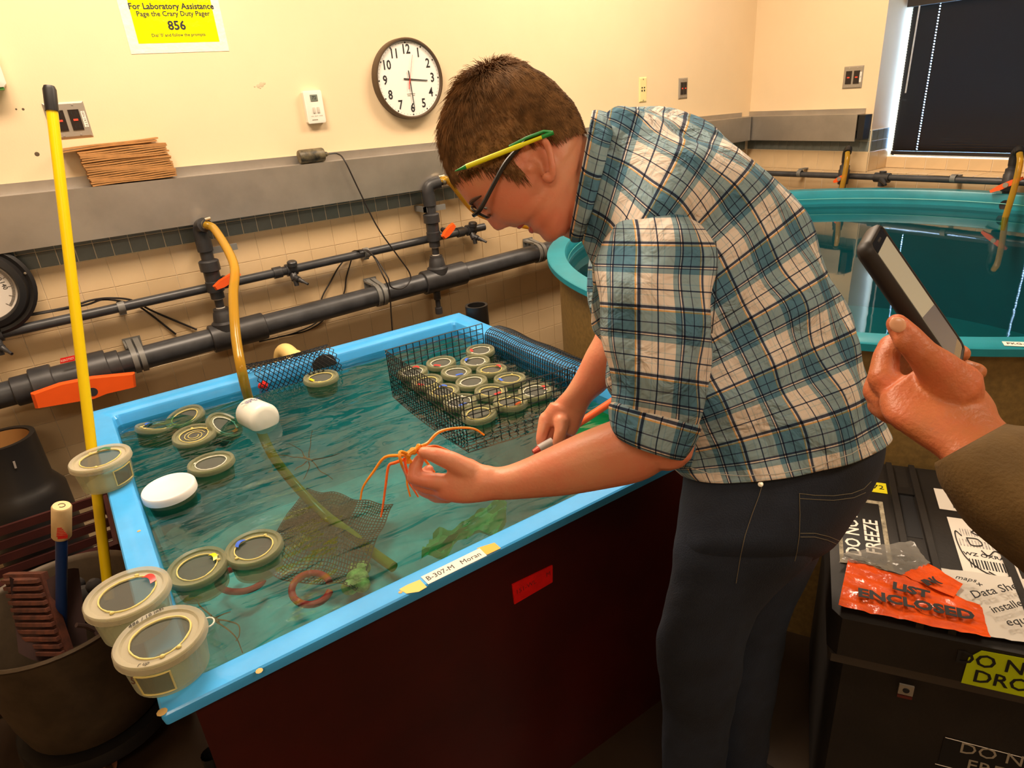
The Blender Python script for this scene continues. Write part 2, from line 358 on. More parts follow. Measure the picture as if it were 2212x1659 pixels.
# ================================================================ pipes on the back wall
YB = 2.80
bp0 = Yp(-120, 887, YB); bp1 = Yp(1200, 536, YB); bd = (bp1-bp0).normalized()
def on_big(px):   # arclength on the axis under image column px
    lo, hi = 0., (bp1-bp0).length+1
    for _ in range(40):
        mid = (lo+hi)/2
        if PX(bp0+bd*mid)[0] < px: lo = mid
        else: hi = mid
    return lo
RB = .045
bigp = root('supply_pipe', 'thick dark grey supply pipe running along the tiled back wall', 'pipe', bp0)
mk('pipe', MB().tube([bp0-bd*1.6, bp0+bd*(on_big(1200)+.3)], RB, 28), M_PVC, bigp)
def sleeve(name, xa, xb, r, parent=bigp, m=M_PVC2, prof=None):
    a, b_ = on_big(xa), on_big(xb); L = b_-a
    pr = prof or [(RB, 0), (r-.003, 0), (r, .003), (r, L-.003), (r-.003, L), (RB, L)]
    return mk(name, MB().lathe(pr, 28, bp0+bd*a, bd), m, parent)
sleeve('coupling', 30, 78, .053); sleeve('union_nut', 72, 120, .066); sleeve('valve_body', 118, 188, .054)
sleeve('union_nut', 186, 236, .067); sleeve('coupling', 234, 262, .055)
for k, (xa, xb) in enumerate(((456, 572), (914, 1002))):
    sleeve('tee', xa, xb, .056)
mk('red_sticker', MB().grid(lambda u, v: Yp(130+32*u, 786-7*u-12*v, YB-.0555), 1, 1), mat('red_sticker', (.75, .02, .015), .5), bigp, False, label='red sticker with white lettering')
text('sticker_lettering', 'KEROTEST', Yp(146, 777, YB-.058), bd, (0, 0, 1), .011, M_PAPER, bigp, ext=.0001, xs=.8)
# big orange lever on the left valve
M_ORD = mat('orange_handle_dark', (.75, .085, .01), .5)
def lever(p_list, y, th, parent, m=M_ORANGE, name='lever'):
    P = [Yp(a, b_, y) for a, b_ in p_list]; n = len(P); D = Vector((0, -th, 0)); c = sum(P, Vector())/n
    F = [p+D+(c-p)*.06 for p in P]; B = [p+D*.6 for p in P]
    return mk(name, MB().rings([P, B, F]), m, parent, True)
lever([(66, 848), (128, 826), (198, 812), (290, 803), (293, 832), (232, 846), (202, 858), (76, 879)], YB-.075, .028, bigp)
mk('lever_hub', MB().lathe([(.0, 0), (.016, 0), (.016, .05), (0, .05)], 16, Yp(198, 838, YB-.054), (0, -1, 0)), M_PVC2, bigp)
def strap(pc, r, parent_label, w=.028, name='pipe_clamp'):
    q = root(name, parent_label, 'pipe clamp', pc)
    up = Vector((0, 0, 1)); out = Vector((0, -1, 0)); R = []
    for off in (0, 1):
        ring = []
        for k in range(13):
            th = math.radians(-105+k*205/12)   # from below, over the front, to the top
            ring.append((math.cos(th), math.sin(th)))
        ring = [(x_, z_) for x_, z_ in ring]
        R.append(ring)
    vs = []
    path = [(c*1.0, s) for c, s in R[0]]
    pts_o = [pc+out*(c*(r+.005))+up*(s*(r+.005)) for c, s in path]; pts_i = [pc+out*(c*r)+up*(s*r) for c, s in path]
    tp = Vector((pc.x, WB-.004, pc.z+r+.012))
    pts_o.append(tp+up*.004); pts_i.append(tp)
    mbb = MB()
    for off, wd in ((-.5*w, .42*w), (.08*w, .42*w)):
        a = bd*off; b_ = bd*(off+wd); n = len(pts_o)
        ring = lambda q_: [q_+a, q_+b_]
        R4 = [[o_+a, o_+b_, i_+b_, i_+a] for o_, i_ in zip(pts_o, pts_i)]
        mbb.rings(R4)
    mk('strap', mbb, M_CLAMP, q)
    mk('wall_bracket', MB().box((pc.x-w*.7, WB-.012, pc.z-r-.015), (pc.x+w*.7, WB-.009, pc.z+r+.02)).box((pc.x-w*.7, pc.y, pc.z+r+.004), (pc.x-w*.55, WB-.01, pc.z+r+.012)), M_CLAMP, q, False)
for xx, lab in ((300, 'wide grey strap on the thick pipe beside the big orange lever'), (820, 'wide grey strap on the thick pipe where the cables cross'), (1163, 'wide grey strap on the thick pipe under the mans chin')):
    strap(bp0+bd*on_big(xx), RB+.001, lab, .045)
# small pipe
YS = 2.845
sp0 = Yp(-120, 748, YS); sp1 = Yp(1085, 481, YS); sd = (sp1-sp0).normalized()
def on_small(px):
    lo, hi = 0., 6.
    for _ in range(40):
        mid = (lo+hi)/2
        if PX(sp0+sd*mid)[0] < px: lo = mid
        else: hi = mid
    return lo
RS = .018
smp = root('air_pipe', 'thin dark grey pipe running above the thick pipe on the back wall', 'pipe', sp0)
mk('pipe', MB().tube([sp0-sd*1.6, sp0+sd*on_small(1046)], RS, 20), M_PVC, smp)
def spig(px, side, lab):
    """little tap with a ribbed nozzle in the small pipe"""
    a = on_small(px); p = sp0+sd*a
    q = root('small_tap', lab, 'tap', p)
    mk('coupling', MB().lathe([(RS, -.055), (.024, -.055), (.024, -.02), (.019, -.018), (.019, .0), (RS, .0)], 18, p, sd), M_PVC2, q)
    mk('tap_body', MB().lathe([(RS, 0), (.026, 0), (.026, .045), (RS, .045)], 18, p, sd).tube([p+sd*.022, p+sd*.022+Vector((0, -.03, -.04))], .016, 14), M_PVC2, q)
    mk('knob', MB().lathe([(0, .0), (.015, .0), (.018, .012), (.018, .018), (.021, .02), (.021, .036), (.017, .04), (0, .04)], 14, p+sd*.024+Vector((0, -.02, .0)), (0, -.15, 1)), M_PVC2, q)
    n0 = p+sd*.022+Vector((0, -.03, -.03)); dn = Vector((.45, -.75, -.35)).normalized()
    mk('nozzle', MB().lathe([(.013, 0), (.013, .02), (.009, .022), (.011, .026), (.007, .036), (.009, .038), (.0055, .05), (.0055, .07), (.003, .07), (.003, .06)], 14, n0, dn), M_PVC2, q)
    mk('drain', MB().tube([n0, n0+Vector((0, -.005, -.035))], [.012, .010], 12), M_PVC2, q)
spig(618, 1, 'small dark tap with ribbed nozzle on the thin pipe left of the cables')
spig(1008, 1, 'small dark tap with ribbed nozzle at the pipe end by the mans nose')
spig(-28, 1, 'small dark tap on the thin pipe at the left edge below the gauge')
def sclip(px, lab):
    p = sp0+sd*on_small(px); q = root('pipe_clip', lab, 'pipe clip', p)
    R4 = []
    for k in range(12):
        th = math.radians(-90+k*195/11); o_ = Vector((0, -math.cos(th), math.sin(th)))
        R4.append([p+o_*(RS+.001)-sd*.012, p+o_*(RS+.001)+sd*.012, p+o_*(RS+.005)+sd*.012, p+o_*(RS+.005)-sd*.012])
    mk('strap', MB().rings(R4), M_CLAMP, q); mk('foot', MB().box((p.x-.012, p.y, p.z-.03), (p.x+.012, WB-.009, p.z-.024)), M_CLAMP, q, False)
sclip(262, 'small grey clip on the thin pipe near the yellow pole'); sclip(790, 'small grey clip on the thin pipe under the looped cables')
# risers with orange taps
def riser(px, nut_px, lab, hosepts, hose_lab, yy=YS-.03):
    a = bp0+bd*on_big(px); q = root('ball_valve', lab, 'valve', a)
    y = a.y; x = a.x
    zt = Yp(px, nut_px, y).z
    mk('saddle', MB().lathe([(.050, RB*.6), (.050, RB+.012), (.040, RB+.02), (.034, RB+.055), (.030, RB+.06), (.030, RB+.07), (.012, RB+.07)], 24, a, (0, 0, 1)), M_PVC2, q)
    h = zt-a.z
    mk('riser_pipe', MB().lathe([(.0165, RB+.06), (.0165, RB+.115)], 18, a, (0, 0, 1)), M_PVC2, q)
    mk('white_ring', MB().lathe([(.0175, RB+.072), (.0175, RB+.077)], 18, a, (0, 0, 1)).lathe([(.0175, RB+.108), (.0175, RB+.112)], 18, a, (0, 0, 1)), M_PAPER, q)
    mk('valve_body', MB().lathe([(.017, RB+.113), (.026, RB+.113), (.026, RB+.140), (.033, RB+.142), (.033, RB+.182), (.030, RB+.184), (.030, RB+.222), (.028, RB+.224), (.038, RB+.226), (.038, RB+.262), (.034, RB+.266), (.026, RB+.268)], 22, a, (0, 0, 1)), M_PVC2, q)
    mk('upper_pipe', MB().lathe([(.024, RB+.266), (.024, RB+.30), (.029, RB+.302), (.029, RB+.35)], 20, a, (0, 0, 1)), M_PVC2, q)
    return q, a
r1, a1 = riser(492, 510, 'dark riser with orange lever feeding the left amber hose', None, None)
r2, a2 = riser(948, 425, 'dark riser with orange lever near the mans face', None, None)
def elbow(q, a, pts, rr=.029):
    mk('elbow', MB().tube(smooth_path(pts, 5), rr, 18), M_PVC2, q)
t1 = a1+Vector((0, 0, RB+.345)); e1 = [t1, t1+Vector((0, 0, .03)), t1+Vector((.004, -.012, .052)), t1+Vector((.012, -.04, .060))]
elbow(r1, a1, e1, .027)
t2 = a2+Vector((0, 0, RB+.345)); e2 = [t2, t2+Vector((0, 0, .025)), t2+Vector((.014, -.002, .046)), t2+Vector((.055, -.012, .056))]
elbow(r2, a2, e2, .028)
def lever2(q, a, c0, c1, wd=.016):
    p = Yp(*c0, a.y-.05); p2 = Yp(*c1, a.y-.05); d = (p2-p); n = Vector((0, -1, 0)).cross(d).normalized()
    c = (p+p2)/2
    P = [p+n*wd*.55, p+d*.28+n*wd*1.0, p+d*.75+n*wd*.95, p2+n*wd*.6, p2-n*wd*.6, p+d*.75-n*wd*.95, p+d*.28-n*wd*1.0, p-n*wd*.55]
    D = Vector((0, -.02, 0))
    mk('lever', MB().rings([P, [x+D*.6 for x in P], [x+D+(c-x)*.1 for x in P]]), M_ORANGE, q)
    mk('lever_stem', MB().lathe([(.011, 0), (.011, .055)], 12, (c.x, a.y-.0, c.z), (0, -1, 0)), M_PVC2, q)
lever2(r1, a1, (462, 622), (516, 588)); lever2(r2, a2, (955, 513), (979, 484))
# wall brackets behind the elbows
for q, (bx, by) in ((r1, (452, 540)), (r2, (915, 452))):
    p = Yp(bx, by, YB+.02); mk('bracket', MB().box((p.x-.012, p.y-.03, p.z-.012), (p.x+.10, p.y-.02, p.z+.012)).box((p.x-.012, p.y-.03, p.z-.012), (p.x, WB-.01, p.z+.012)), M_CLAMP, q, False)
# drain under second tee
dq = Yp(937, 570, YB); dz = bp0+bd*on_big(940)
mk('drain_stub', MB().lathe([(.010, -.055), (.017, -.055), (.017, -.095), (.012, -.097), (.012, -.135), (.018, -.137), (.018, -.168), (0, -.168)], 16, dz, (0, 0, 1)), M_PVC2, bigp)
mk('white_collar', MB().lathe([(.014, -.045), (.014, -.056)], 16, dz, (0, 0, 1)), M_PAPER, bigp)
# amber hoses
M_BARB = mat('steel_clamp', (.5, .45, .35), .3, metal=.9)
h1 = root('amber_hose', 'amber plastic hose from the left riser down into the blue tank', 'hose', e1[-1])
p_top = e1[-1]+Vector((.003, -.012, .001))
hp = [p_top, p_top+Vector((.02, -.05, -.02)), C(505, 570, 2.28), C(504, 640, 2.18), C(510, 730, 2.09), C(524, 810, 2.05), Zp(538, 864, .735), Zp(560, 922, .65), Zp(590, 985, .56), Zp(640, 1050, .47), Zp(700, 1110, .40), Zp(760, 1155, .37), Zp(808, 1195, .355), Zp(850, 1225, .35)]
mk('hose', MB().tube(smooth_path(hp, 6), .0155, 14), M_HOSE, h1)
mk('hose_clamp', MB().lathe([(.0185, 0), (.0185, .012)], 18, p_top, (p_top-e1[-2]).normalized(), closed=False).tube([p_top+Vector((.0, -.01, .02)), p_top+Vector((.02, -.01, .022))], .005, 8), M_BARB, h1)
h2 = root('amber_hose', 'amber plastic hose leading right from the riser behind the mans face', 'hose', e2[-1])
q2 = e2[-1]
mk('hose', MB().tube(smooth_path([q2, q2+Vector((.05, -.01, -.004)), Yp(1030, 458, 2.78), Yp(1110, 482, 2.76), Yp(1190, 495, 2.7), Yp(1290, 498, 2.5), Vector((1.95, 2.2, 1.04)), Vector((2.1, 2.05, .96))], 6), .0165, 14), M_HOSE, h2)
mk('hose_clamp', MB().lathe([(.020, 0), (.020, .013)], 18, q2+Vector((.012, -.002, .001)), (1, -.1, 0)).tube([q2+Vector((.0, 0, .022)), q2+Vector((.03, 0, .024))], .005, 8), M_BARB, h2)
mk('tube_nozzle', MB().lathe([(.021, -.02), (.024, -.02), (.024, .0), (.017, .005), (.017, .03)], 18, q2, (1, -.15, .05)), M_PVC2, r2)
# ---- taps and thin pipe along the right wall
rp = root('air_pipe', 'thin dark pipe along the right wall under the window', 'pipe', (3.8, 1.8, 1.03))
mk('pipe', MB().tube([(3.8, 2.85, 1.012), (3.8, .6, 1.05)], .0165, 18), M_PVC, rp)
for yv, lab, hh in ((2.165, 'far dark tap with orange lever and amber hose by the window corner', .0), (1.345, 'near dark tap with orange lever and amber hose at the right edge', .03)):
    q = root('ball_valve', lab, 'valve', (3.78, yv, 1.03)); a = Vector((3.77, yv, 1.03+hh*.5))
    mk('valve_body', MB().lathe([(.018, -.10), (.018, -.05), (.028, -.045), (.030, .03), (.026, .035), (.026, .055), (.018, .06), (.018, .075)], 18, a, (0, 0, 1)), M_PVC2, q)
    mk('elbow', MB().tube(smooth_path([a+Vector((0, 0, .07)), a+Vector((0, 0, .12)), a+Vector((-.02, -.02, .145)), a+Vector((-.05, -.035, .13))], 5), .02, 14), M_BLACK, q)
    d = Vector((0, -.034, .020)) if yv > 2 else Vector((0, -.06, .035))
    P = [a+Vector((-.045, .03, -.03))]; c = a+Vector((-.045, -.01, -.01))
    n = Vector((-1, 0, 0)).cross(d).normalized()*.012
    PP = [c-d+n*.5, c-d*.4+n, c+d*.4+n, c+d+n*.5, c+d-n*.5, c+d*.4-n, c-d*.4-n, c-d-n*.5]
    mk('lever', MB().rings([PP, [x+Vector((-.012, 0, 0)) for x in PP]]), M_ORANGE, q)
    mk('lever_nut', MB().lathe([(.012, 0), (.012, .006), (0, .006)], 8, c+Vector((-.012, 0, 0)), (-1, 0, 0)), M_STEEL2, q)
    h = root('amber_hose', ('amber hose hanging from the far tap into the round teal tank' if yv > 2 else 'amber hose hanging from the near tap at the right edge'), 'hose', a)
    tp = a+Vector((-.05, -.035, .13))
    mk('hose', MB().tube(smooth_path([tp, tp+Vector((-.03, -.02, -.04)), tp+Vector((-.06, -.03, -.15)), tp+Vector((-.10, -.03, -.33))], 6), .0135, 14), M_HOSE, h)
q = root('small_tap', 'small dark tap on the right wall pipe between the two orange levers', 'tap', (3.8, 1.96, 1.03))
mk('tap_body', MB().lathe([(.017, -.04), (.026, -.04), (.026, .04), (.017, .04)], 16, (3.8, 1.96, 1.026), (0, 1, 0)).tube([(3.8, 1.96, .98), (3.8, 1.96, 1.06)], .018, 12), M_PVC2, q)
mk('nozzle', MB().tube([(3.79, 1.96, 1.02), (3.73, 1.9, 1.0)], [.015, .006], 12), M_PVC2, q)
for yv, lab in ((2.46, 'small grey clip on the right wall pipe left of the far tap'), (1.60, 'small grey clip on the right wall pipe nearer the right edge')):
    q = root('pipe_clip', lab, 'pipe clip', (3.8, yv, 1.03))
    mk('strap', MB().lathe([(.0175, -.012), (.021, -.012), (.021, .012), (.0175, .012)], 18, (3.8, yv, 1.018+(2.85-yv)*.0169), (0, 1, 0)), M_CLAMP, q)
    mk('foot', MB().box((3.8, yv-.012, 1.045), (3.864, yv+.012, 1.052)), M_CLAMP, q, False)
# ---- cables
def cable(name, pts, lab, r=.0032):
    return mk(name, MB().tube(smooth_path(pts, 7), r, 7), M_CABLE, label=lab, cat='cable')
yb = YB-RB-.012
cyl_c = Yp(672, 327, 2.845)
cyl_c.z = 1.425+(1.352-1.425)*(cyl_c.x+1.2)/5.0+.0285
pk = root('float_switch', 'scuffed black cylinder lying on the steel tray with a cable', 'float switch', cyl_c)
M_SCUF = mat('scuffed_black', (.02, .018, .012), .5, var2=(.16, .13, .07), var=.3, vs=30)
mk('body', MB().lathe([(0, -.055), (.025, -.055), (.028, -.05), (.028, .045), (.025, .05), (.010, .05), (.010, .062), (.005, .070), (.004, .074)], 24, cyl_c, (1, 0, 0)), M_SCUF, pk)
ce = cyl_c+Vector((.074, 0, 0))
mk('cable', MB().tube(smooth_path([ce, ce+Vector((.03, -.02, -.003)), Yp(745, 348, 2.78), Yp(775, 410, 2.77), Yp(815, 490, 2.76), Yp(855, 547, 2.75), Yp(884, 588, 2.74), Yp(885, 608, 2.735), Yp(868, 623, 2.73), Yp(845, 620, 2.73), Yp(838, 600, 2.735), Yp(820, 570, 2.78), Yp(805, 551, 2.80), Yp(785, 540, 2.815), Yp(765, 543, 2.86)], 7), .0032, 7), M_CABLE, pk)
cable('cable', [Yp(775, 541, 2.82), Yp(795, 541, 2.815), Yp(812, 562, 2.79), Yp(826, 592, 2.74), Yp(838, 618, 2.735), Yp(843, 645, 2.735), Yp(845, 680, 2.74), Yp(848, 722, 2.74)], 'black cable hanging straight down across the thick pipe behind the tank')
cable('cable', [Yp(775, 541, 2.825), Yp(760, 545, 2.87), Yp(733, 575, 2.885), Yp(715, 607, 2.885), Yp(695, 645, 2.885), Yp(690, 690, 2.885), Yp(640, 718, 2.885), Yp(560, 738, 2.885)], 'black cable slanting down to the left behind the thick pipe')
cable('cable', [Yp(775, 541, 2.83), Yp(764, 547, 2.87), Yp(755, 575, 2.886), Yp(748, 600, 2.886), Yp(740, 640, 2.886), Yp(700, 690, 2.886), Yp(660, 715, 2.886), Yp(600, 728, 2.886)], 'black cable dropping steeply behind the thick pipe')
cable('cable', [Yp(60, 680, 2.87), Yp(150, 663, 2.86), Yp(200, 648, 2.85), Yp(245, 644, 2.83), Yp(290, 650, 2.86), Yp(330, 672, 2.885), Yp(425, 712, 2.885)], 'upper black cable draped over the thin pipe by the yellow pole', .004)
cable('cable', [Yp(60, 682, 2.865), Yp(180, 660, 2.86), Yp(225, 647, 2.84), Yp(280, 655, 2.86), Yp(310, 668, 2.885), Yp(380, 722, 2.885)], 'lower black cable draped over the thin pipe by the yellow pole', .004)
# ================================================================ things on the walls
# clock
cc = Yp(884, 171, WB-.03); R0 = .163
ck = root('wall_clock', 'round brown-rimmed wall clock with a white face above the pipes', 'clock', (cc.x, WB, cc.z))
M_BROWN = mat('brown_bezel', (.075, .045, .022), .4)
mk('bezel', MB().lathe([(R0-.012, 0), (R0, 0), (R0, .038), (R0-.004, .044), (R0-.009, .044), (R0-.013, .036), (R0-.013, .03)], 64, (cc.x, WB, cc.z), (0, -1, 0)), M_BROWN, ck)
M_FACE = mat('clock_face', (.84, .82, .76), .35)
yf = WB-.03
mk('dial', MB().lathe([(0, .03), (R0-.012, .03), (R0-.012, .0)], 64, (cc.x, WB, cc.z), (0, -1, 0)), M_FACE, ck)
XD, ZD = Vector((1, 0, 0)), Vector((0, 0, 1))
for hnum in range(1, 13):
    th = math.radians(30*hnum); text('numeral', str(hnum), (cc.x+math.sin(th)*.115, yf-.0008, cc.z+math.cos(th)*.117), XD, ZD, .052, M_INK, ck, xs=.82, bold=.0008)
mb = MB()
for k in range(60):
    th = math.radians(6*k); c = Vector((cc.x+math.sin(th)*.1435, yf, cc.z+math.cos(th)*.1435))
    rr = .0034 if k % 5 == 0 else .0011
    mb.lathe([(rr, 0), (rr, .0008), (0, .0008)], 10, c, (0, -1, 0))
mk('minute_dots', mb, M_INK, ck)
mk('dial_marks', MB().box((cc.x-.020, yf-.0008, cc.z-.060), (cc.x+.020, yf, cc.z-.0575)).box((cc.x-.018, yf-.0008, cc.z-.067), (cc.x-.004, yf, cc.z-.064)).box((cc.x+.008, yf-.0008, cc.z-.067), (cc.x+.018, yf, cc.z-.064)), mat('grey_print', (.3, .26, .2), .6), ck, False)
def hand(name, ang, L, tail, wd, m, d):
    th = math.radians(ang); u = Vector((math.sin(th), 0, math.cos(th))); n = Vector((u.z, 0, -u.x)); c = Vector((cc.x, yf-d, cc.z))
    P = [c-u*tail+n*wd, c-u*tail-n*wd, c+u*L-n*wd*.7, c+u*L+n*wd*.7]
    mk(name, MB().rings([P, [p+Vector((0, -.0012, 0)) for p in P]]), m, ck, False)
hand('hour_hand', 96, .088, .028, .0024, M_INK, .003); hand('minute_hand', 177, .118, .034, .0022, M_INK, .005)
M_REDP = mat('red_paint', (.8, .03, .02), .4)
hand('second_hand', 15, .098, .0, .0006, M_REDP, .007); hand('second_hand_tail', 195, .042, .0, .0018, M_REDP, .007)
# thermostat
tc_ = Yp(679, 231, WB-.02); tx, tz = tc_.x, tc_.z
th_ = root('thermostat', 'white wall thermostat with a small grey screen left of the clock', 'thermostat', (tx, WB, tz))
mk('housing', MB().bbox((tx, WB-.013, tz), (.038, 0, 0), (0, 0, .062), (0, -.013, 0), .1), M_WHITE, th_, True, sharp=25)
mk('screen', MB().box((tx-.013, WB-.0285, tz+.022), (tx+.017, WB-.026, tz+.046)), mat('lcd', (.16, .19, .15), .2), th_, False)
text('screen_digits', '72', (tx+.002, WB-.029, tz+.034), XD, ZD, .017, M_INK, th_, ext=.0002)
for dx in (-.006, .012): mk('button', MB().bbox((tx+dx, WB-.027, tz-.012), (.0045, 0, 0), (0, 0, .011), (0, -.003, 0), .2), mat('grey_button', (.55, .5, .42), .5), th_)
text('printed_marks', 'FAN  HEAT  COOL', (tx+.003, WB-.0262, tz-.035), XD, ZD, .006, mat('grey_print', (.3, .26, .2), .6), th_, ext=.0002)
mk('printed_marks', MB().box((tx-.02, WB-.0268, tz-.050), (tx+.004, WB-.026, tz-.047)), MATS['grey_print'], th_, False)
# yellow sign
sx0, sx1, sz0, sz1 = .400, .735, 1.822, 2.09
sg = root('paper_sign', 'yellow laminated sign with black lettering taped to the wall', 'sign', ((sx0+sx1)/2, WB, sz0))
M_TAPE = mat('shiny_clear_tape', (.86, .80, .68), .12, bump=.9, bs=45)
M_SIGN = mat('yellow_sign', (.93, .84, .0), .14, bump=.5, bs=22)
mk('tape_border', MB().box((sx0, WB-.0015, sz0), (sx1, WB, sz1)), M_TAPE, sg, False)
mk('yellow_sheet', MB().box((sx0+.032, WB-.0022, sz0+.032), (sx1-.028, WB-.001, sz1)), M_SIGN, sg, False)
M_NAVY = mat('navy_ink', (.012, .015, .03), .5)
scx = (sx0+sx1)/2+.004
for s_, py_, sz_, bo in (('For Laboratory Assistance', 14, .0265, .0006), ('Page the Crary Duty Pager', 30, .0225, .0003), ('856', 56, .040, .001), ("Dial '0' and follow the prompts", 76, .0145, .0001)):
    text('sign_lettering', s_, (scx, WB-.0026, Yp(372, py_, WB).z), XD, ZD, sz_, M_NAVY, sg, ext=.0003, bold=bo)
# outlets
M_OUT = mat('black_outlet', (.016, .010, .008), .35); M_RB = mat('red_button', (.85, .05, .02), .4, emit=(1, .1, .05), es=.3)
def outlet(c, n, w_, h_, gangs, lab, sticker=None, tag_=None):
    c = Vector(c); n = Vector(n); u = Vector((0, 0, 1)).cross(n).normalized()*1; z = Vector((0, 0, 1))
    if u.dot(RT) < 0: u = -u
    r = root('power_outlet', lab, 'outlet', c)
    P = lambda k, e: [c+n*k+u*(i*(w_/2-e))+z*(j*(h_/2-e)) for i, j in ((-1, -1), (1, -1), (1, 1), (-1, 1))]
    mk('cover_plate', MB().rings([P(0, 0), P(.002, 0), P(.006, .006)]), M_STEEL2 if gangs else M_IVORY, r, False)
    for g in range(gangs):
        cx = (g-(gangs-1)/2)*(.046 if w_ > .08 else .026)
        gw = .0165 if w_ > .08 else .0105
        q = c+n*.006+u*cx
        mk('socket', MB().obox(q, u*gw, z*.033, n*.003), M_OUT, r, False)
        mk('reset_button', MB().obox(q+n*.003, u*gw*.42, z*.003, n*.0012), M_RB, r, False)
        mb_ = MB()
        for dz_ in (-.022, .022):
            for dx_ in (-.4, .4): mb_.obox(q+n*.003+u*gw*dx_+z*dz_, u*.0011, z*.0045, n*.0004)
            mb_.lathe([(.002, 0), (.002, .0005), (0, .0005)], 8, q+n*.003+z*(dz_-.008*(1 if dz_ > 0 else -1)), n)
        mk('slots', mb_, M_INK, r, False)
    for j in (-1, 1):
        for i in ((-.5, .5) if gangs and w_ > .08 else (0,)):
            mk('screw', MB().lathe([(.0035, 0), (.0035, .001), (0, .0014)], 10, c+n*.006+z*j*(h_/2-.010)+u*i*w_*.42, n), M_STEEL, r)
    if sticker: mk('label_strip', MB().obox(c+n*.0068+u*(w_/2-.011), u*.006, z*.026, n*.0004), M_PAPER, r, False); text('strip_lettering', sticker, c+n*.0074+u*(w_/2-.011), z*-1, u, .009, M_INK, r, ext=.0001)
    return r
oc = Yp(147, 260, WB)
outlet((oc.x, WB, oc.z), (0, -1, 0), .122, .116, 2, 'steel double outlet plate behind the yellow pole', 'GEN CKT P1')
oc = Yp(1475, 191, WB); outlet((oc.x, WB, oc.z), (0, -1, 0), .075, .112, 2, 'steel outlet plate on the back wall above the mans back')
oc = Yp(1388, 194, WB); q = outlet((oc.x, WB, oc.z), (0, -1, 0), .058, .128, 0, 'ivory plate with four jacks on the back wall')
q['category'] = 'wall plate'; q.name = 'phone_plate'
mk('jacks', MB().box((oc.x-.014, WB-.0075, oc.z+.008), (oc.x-.005, WB-.006, oc.z+.014)).box((oc.x+.004, WB-.0075, oc.z+.008), (oc.x+.012, WB-.006, oc.z+.014)).box((oc.x-.014, WB-.0075, oc.z-.008), (oc.x-.006, WB-.006, oc.z+.0)).box((oc.x+.004, WB-.0075, oc.z-.008), (oc.x+.012, WB-.006, oc.z+.0)), M_INK, q, False)
oc = Xp(1843, 167, WR); outlet((WR, oc.y, oc.z), (-1, 0, 0), .112, .114, 2, 'steel outlet plate on the right wall beside the window', 'P2')
# gauge at the left edge
gc = Yp(-42, 628, 2.84); gr = .158
gg = root('dial_gauge', 'round black dial gauge with a cream scale at the left edge', 'gauge', gc)
mk('case', MB().lathe([(0, -.05), (gr*.8, -.05), (gr*.82, -.01), (gr, -.005), (gr, .012), (gr*.93, .018), (gr*.86, .014), (gr*.80, .034), (gr*.68, .038), (gr*.64, .030), (gr*.64, .012), (0, .012)], 48, gc, (0, -1, 0)), M_BLACK, gg)
mk('dial', MB().lathe([(0, .0135), (gr*.64, .0135)], 40, gc, (0, -1, 0)), M_PAPER, gg)
mb = MB()
for k in range(121):
    th = math.radians(-135+k*270/120); u = Vector((math.sin(th), 0, math.cos(th))); L = .018 if k % 10 == 0 else .009
    mb.tube([gc+Vector((0, -.0145, 0))+u*(gr*.60), gc+Vector((0, -.0145, 0))+u*(gr*.60-L)], .0006, 4)
mk('scale_marks', mb, M_INK, gg, False)
for k, s_ in enumerate(('0', '20', '40', '60', '80', '100', '120', '140')):
    th = math.radians(-135+k*27+30); u = Vector((math.sin(th), 0, math.cos(th))); n_ = Vector((u.z, 0, -u.x))
    text('scale_number', s_, gc+Vector((0, -.0142, 0))+u*gr*.43, n_, u, .020, M_INK, gg, ext=.0002)
for k in range(3):
    th = math.radians(90+120*k-14); mk('screw', MB().lathe([(.005, 0), (.004, .003), (0, .004)], 10, gc+Vector((math.sin(th)*gr*.9, -.016, math.cos(th)*gr*.9)), (0, -1, 0)), M_BARB, gg)
# white dispenser edge, marks on the paint
wb_ = Yp(3, 150, WB); r = root('wall_dispenser', 'edge of a white wall box at the far left', 'dispenser', (wb_.x-.08, WB, wb_.z))
mk('housing', MB().bbox((wb_.x-.085, WB-.04, wb_.z+.03), (.085, 0, 0), (0, 0, .085), (0, -.04, 0), .12), M_WHITE, r)
mk('green_base', MB().box((wb_.x-.16, WB-.07, wb_.z-.062), (wb_.x-.01, WB-.01, wb_.z-.055)), mat('green_trim', (.1, .45, .08), .5), r, False)
M_STAIN = mat('dark_mark', (.10, .07, .04), .9); M_STAIN2 = mat('tape_residue', (.55, .46, .30), .9)
for (px, py, rr) in ((80, 333, .0075), (35, 236, .003), (50, 236, .004)):
    p = Yp(px, py, WB); mk('screw_hole', MB().lathe([(rr, 0), (rr*.8, .0006), (0, .0003)], 12, (p.x, WB, p.z), (0, -1, 0)), M_STAIN, wall_back)
mb = MB()
for (px, py, a_) in ((550, 187, .004), (558, 186, .008), (565, 183, .010), (571, 180, .006), (562, 190, .004)):
    p = Yp(px, py, WB); mb.lathe([(a_, 0), (a_*.8, .0006), (0, .0006)], 7, (p.x, WB, p.z), (0, -1, 0))
mk('tape_residue', mb, M_STAIN2, wall_back)
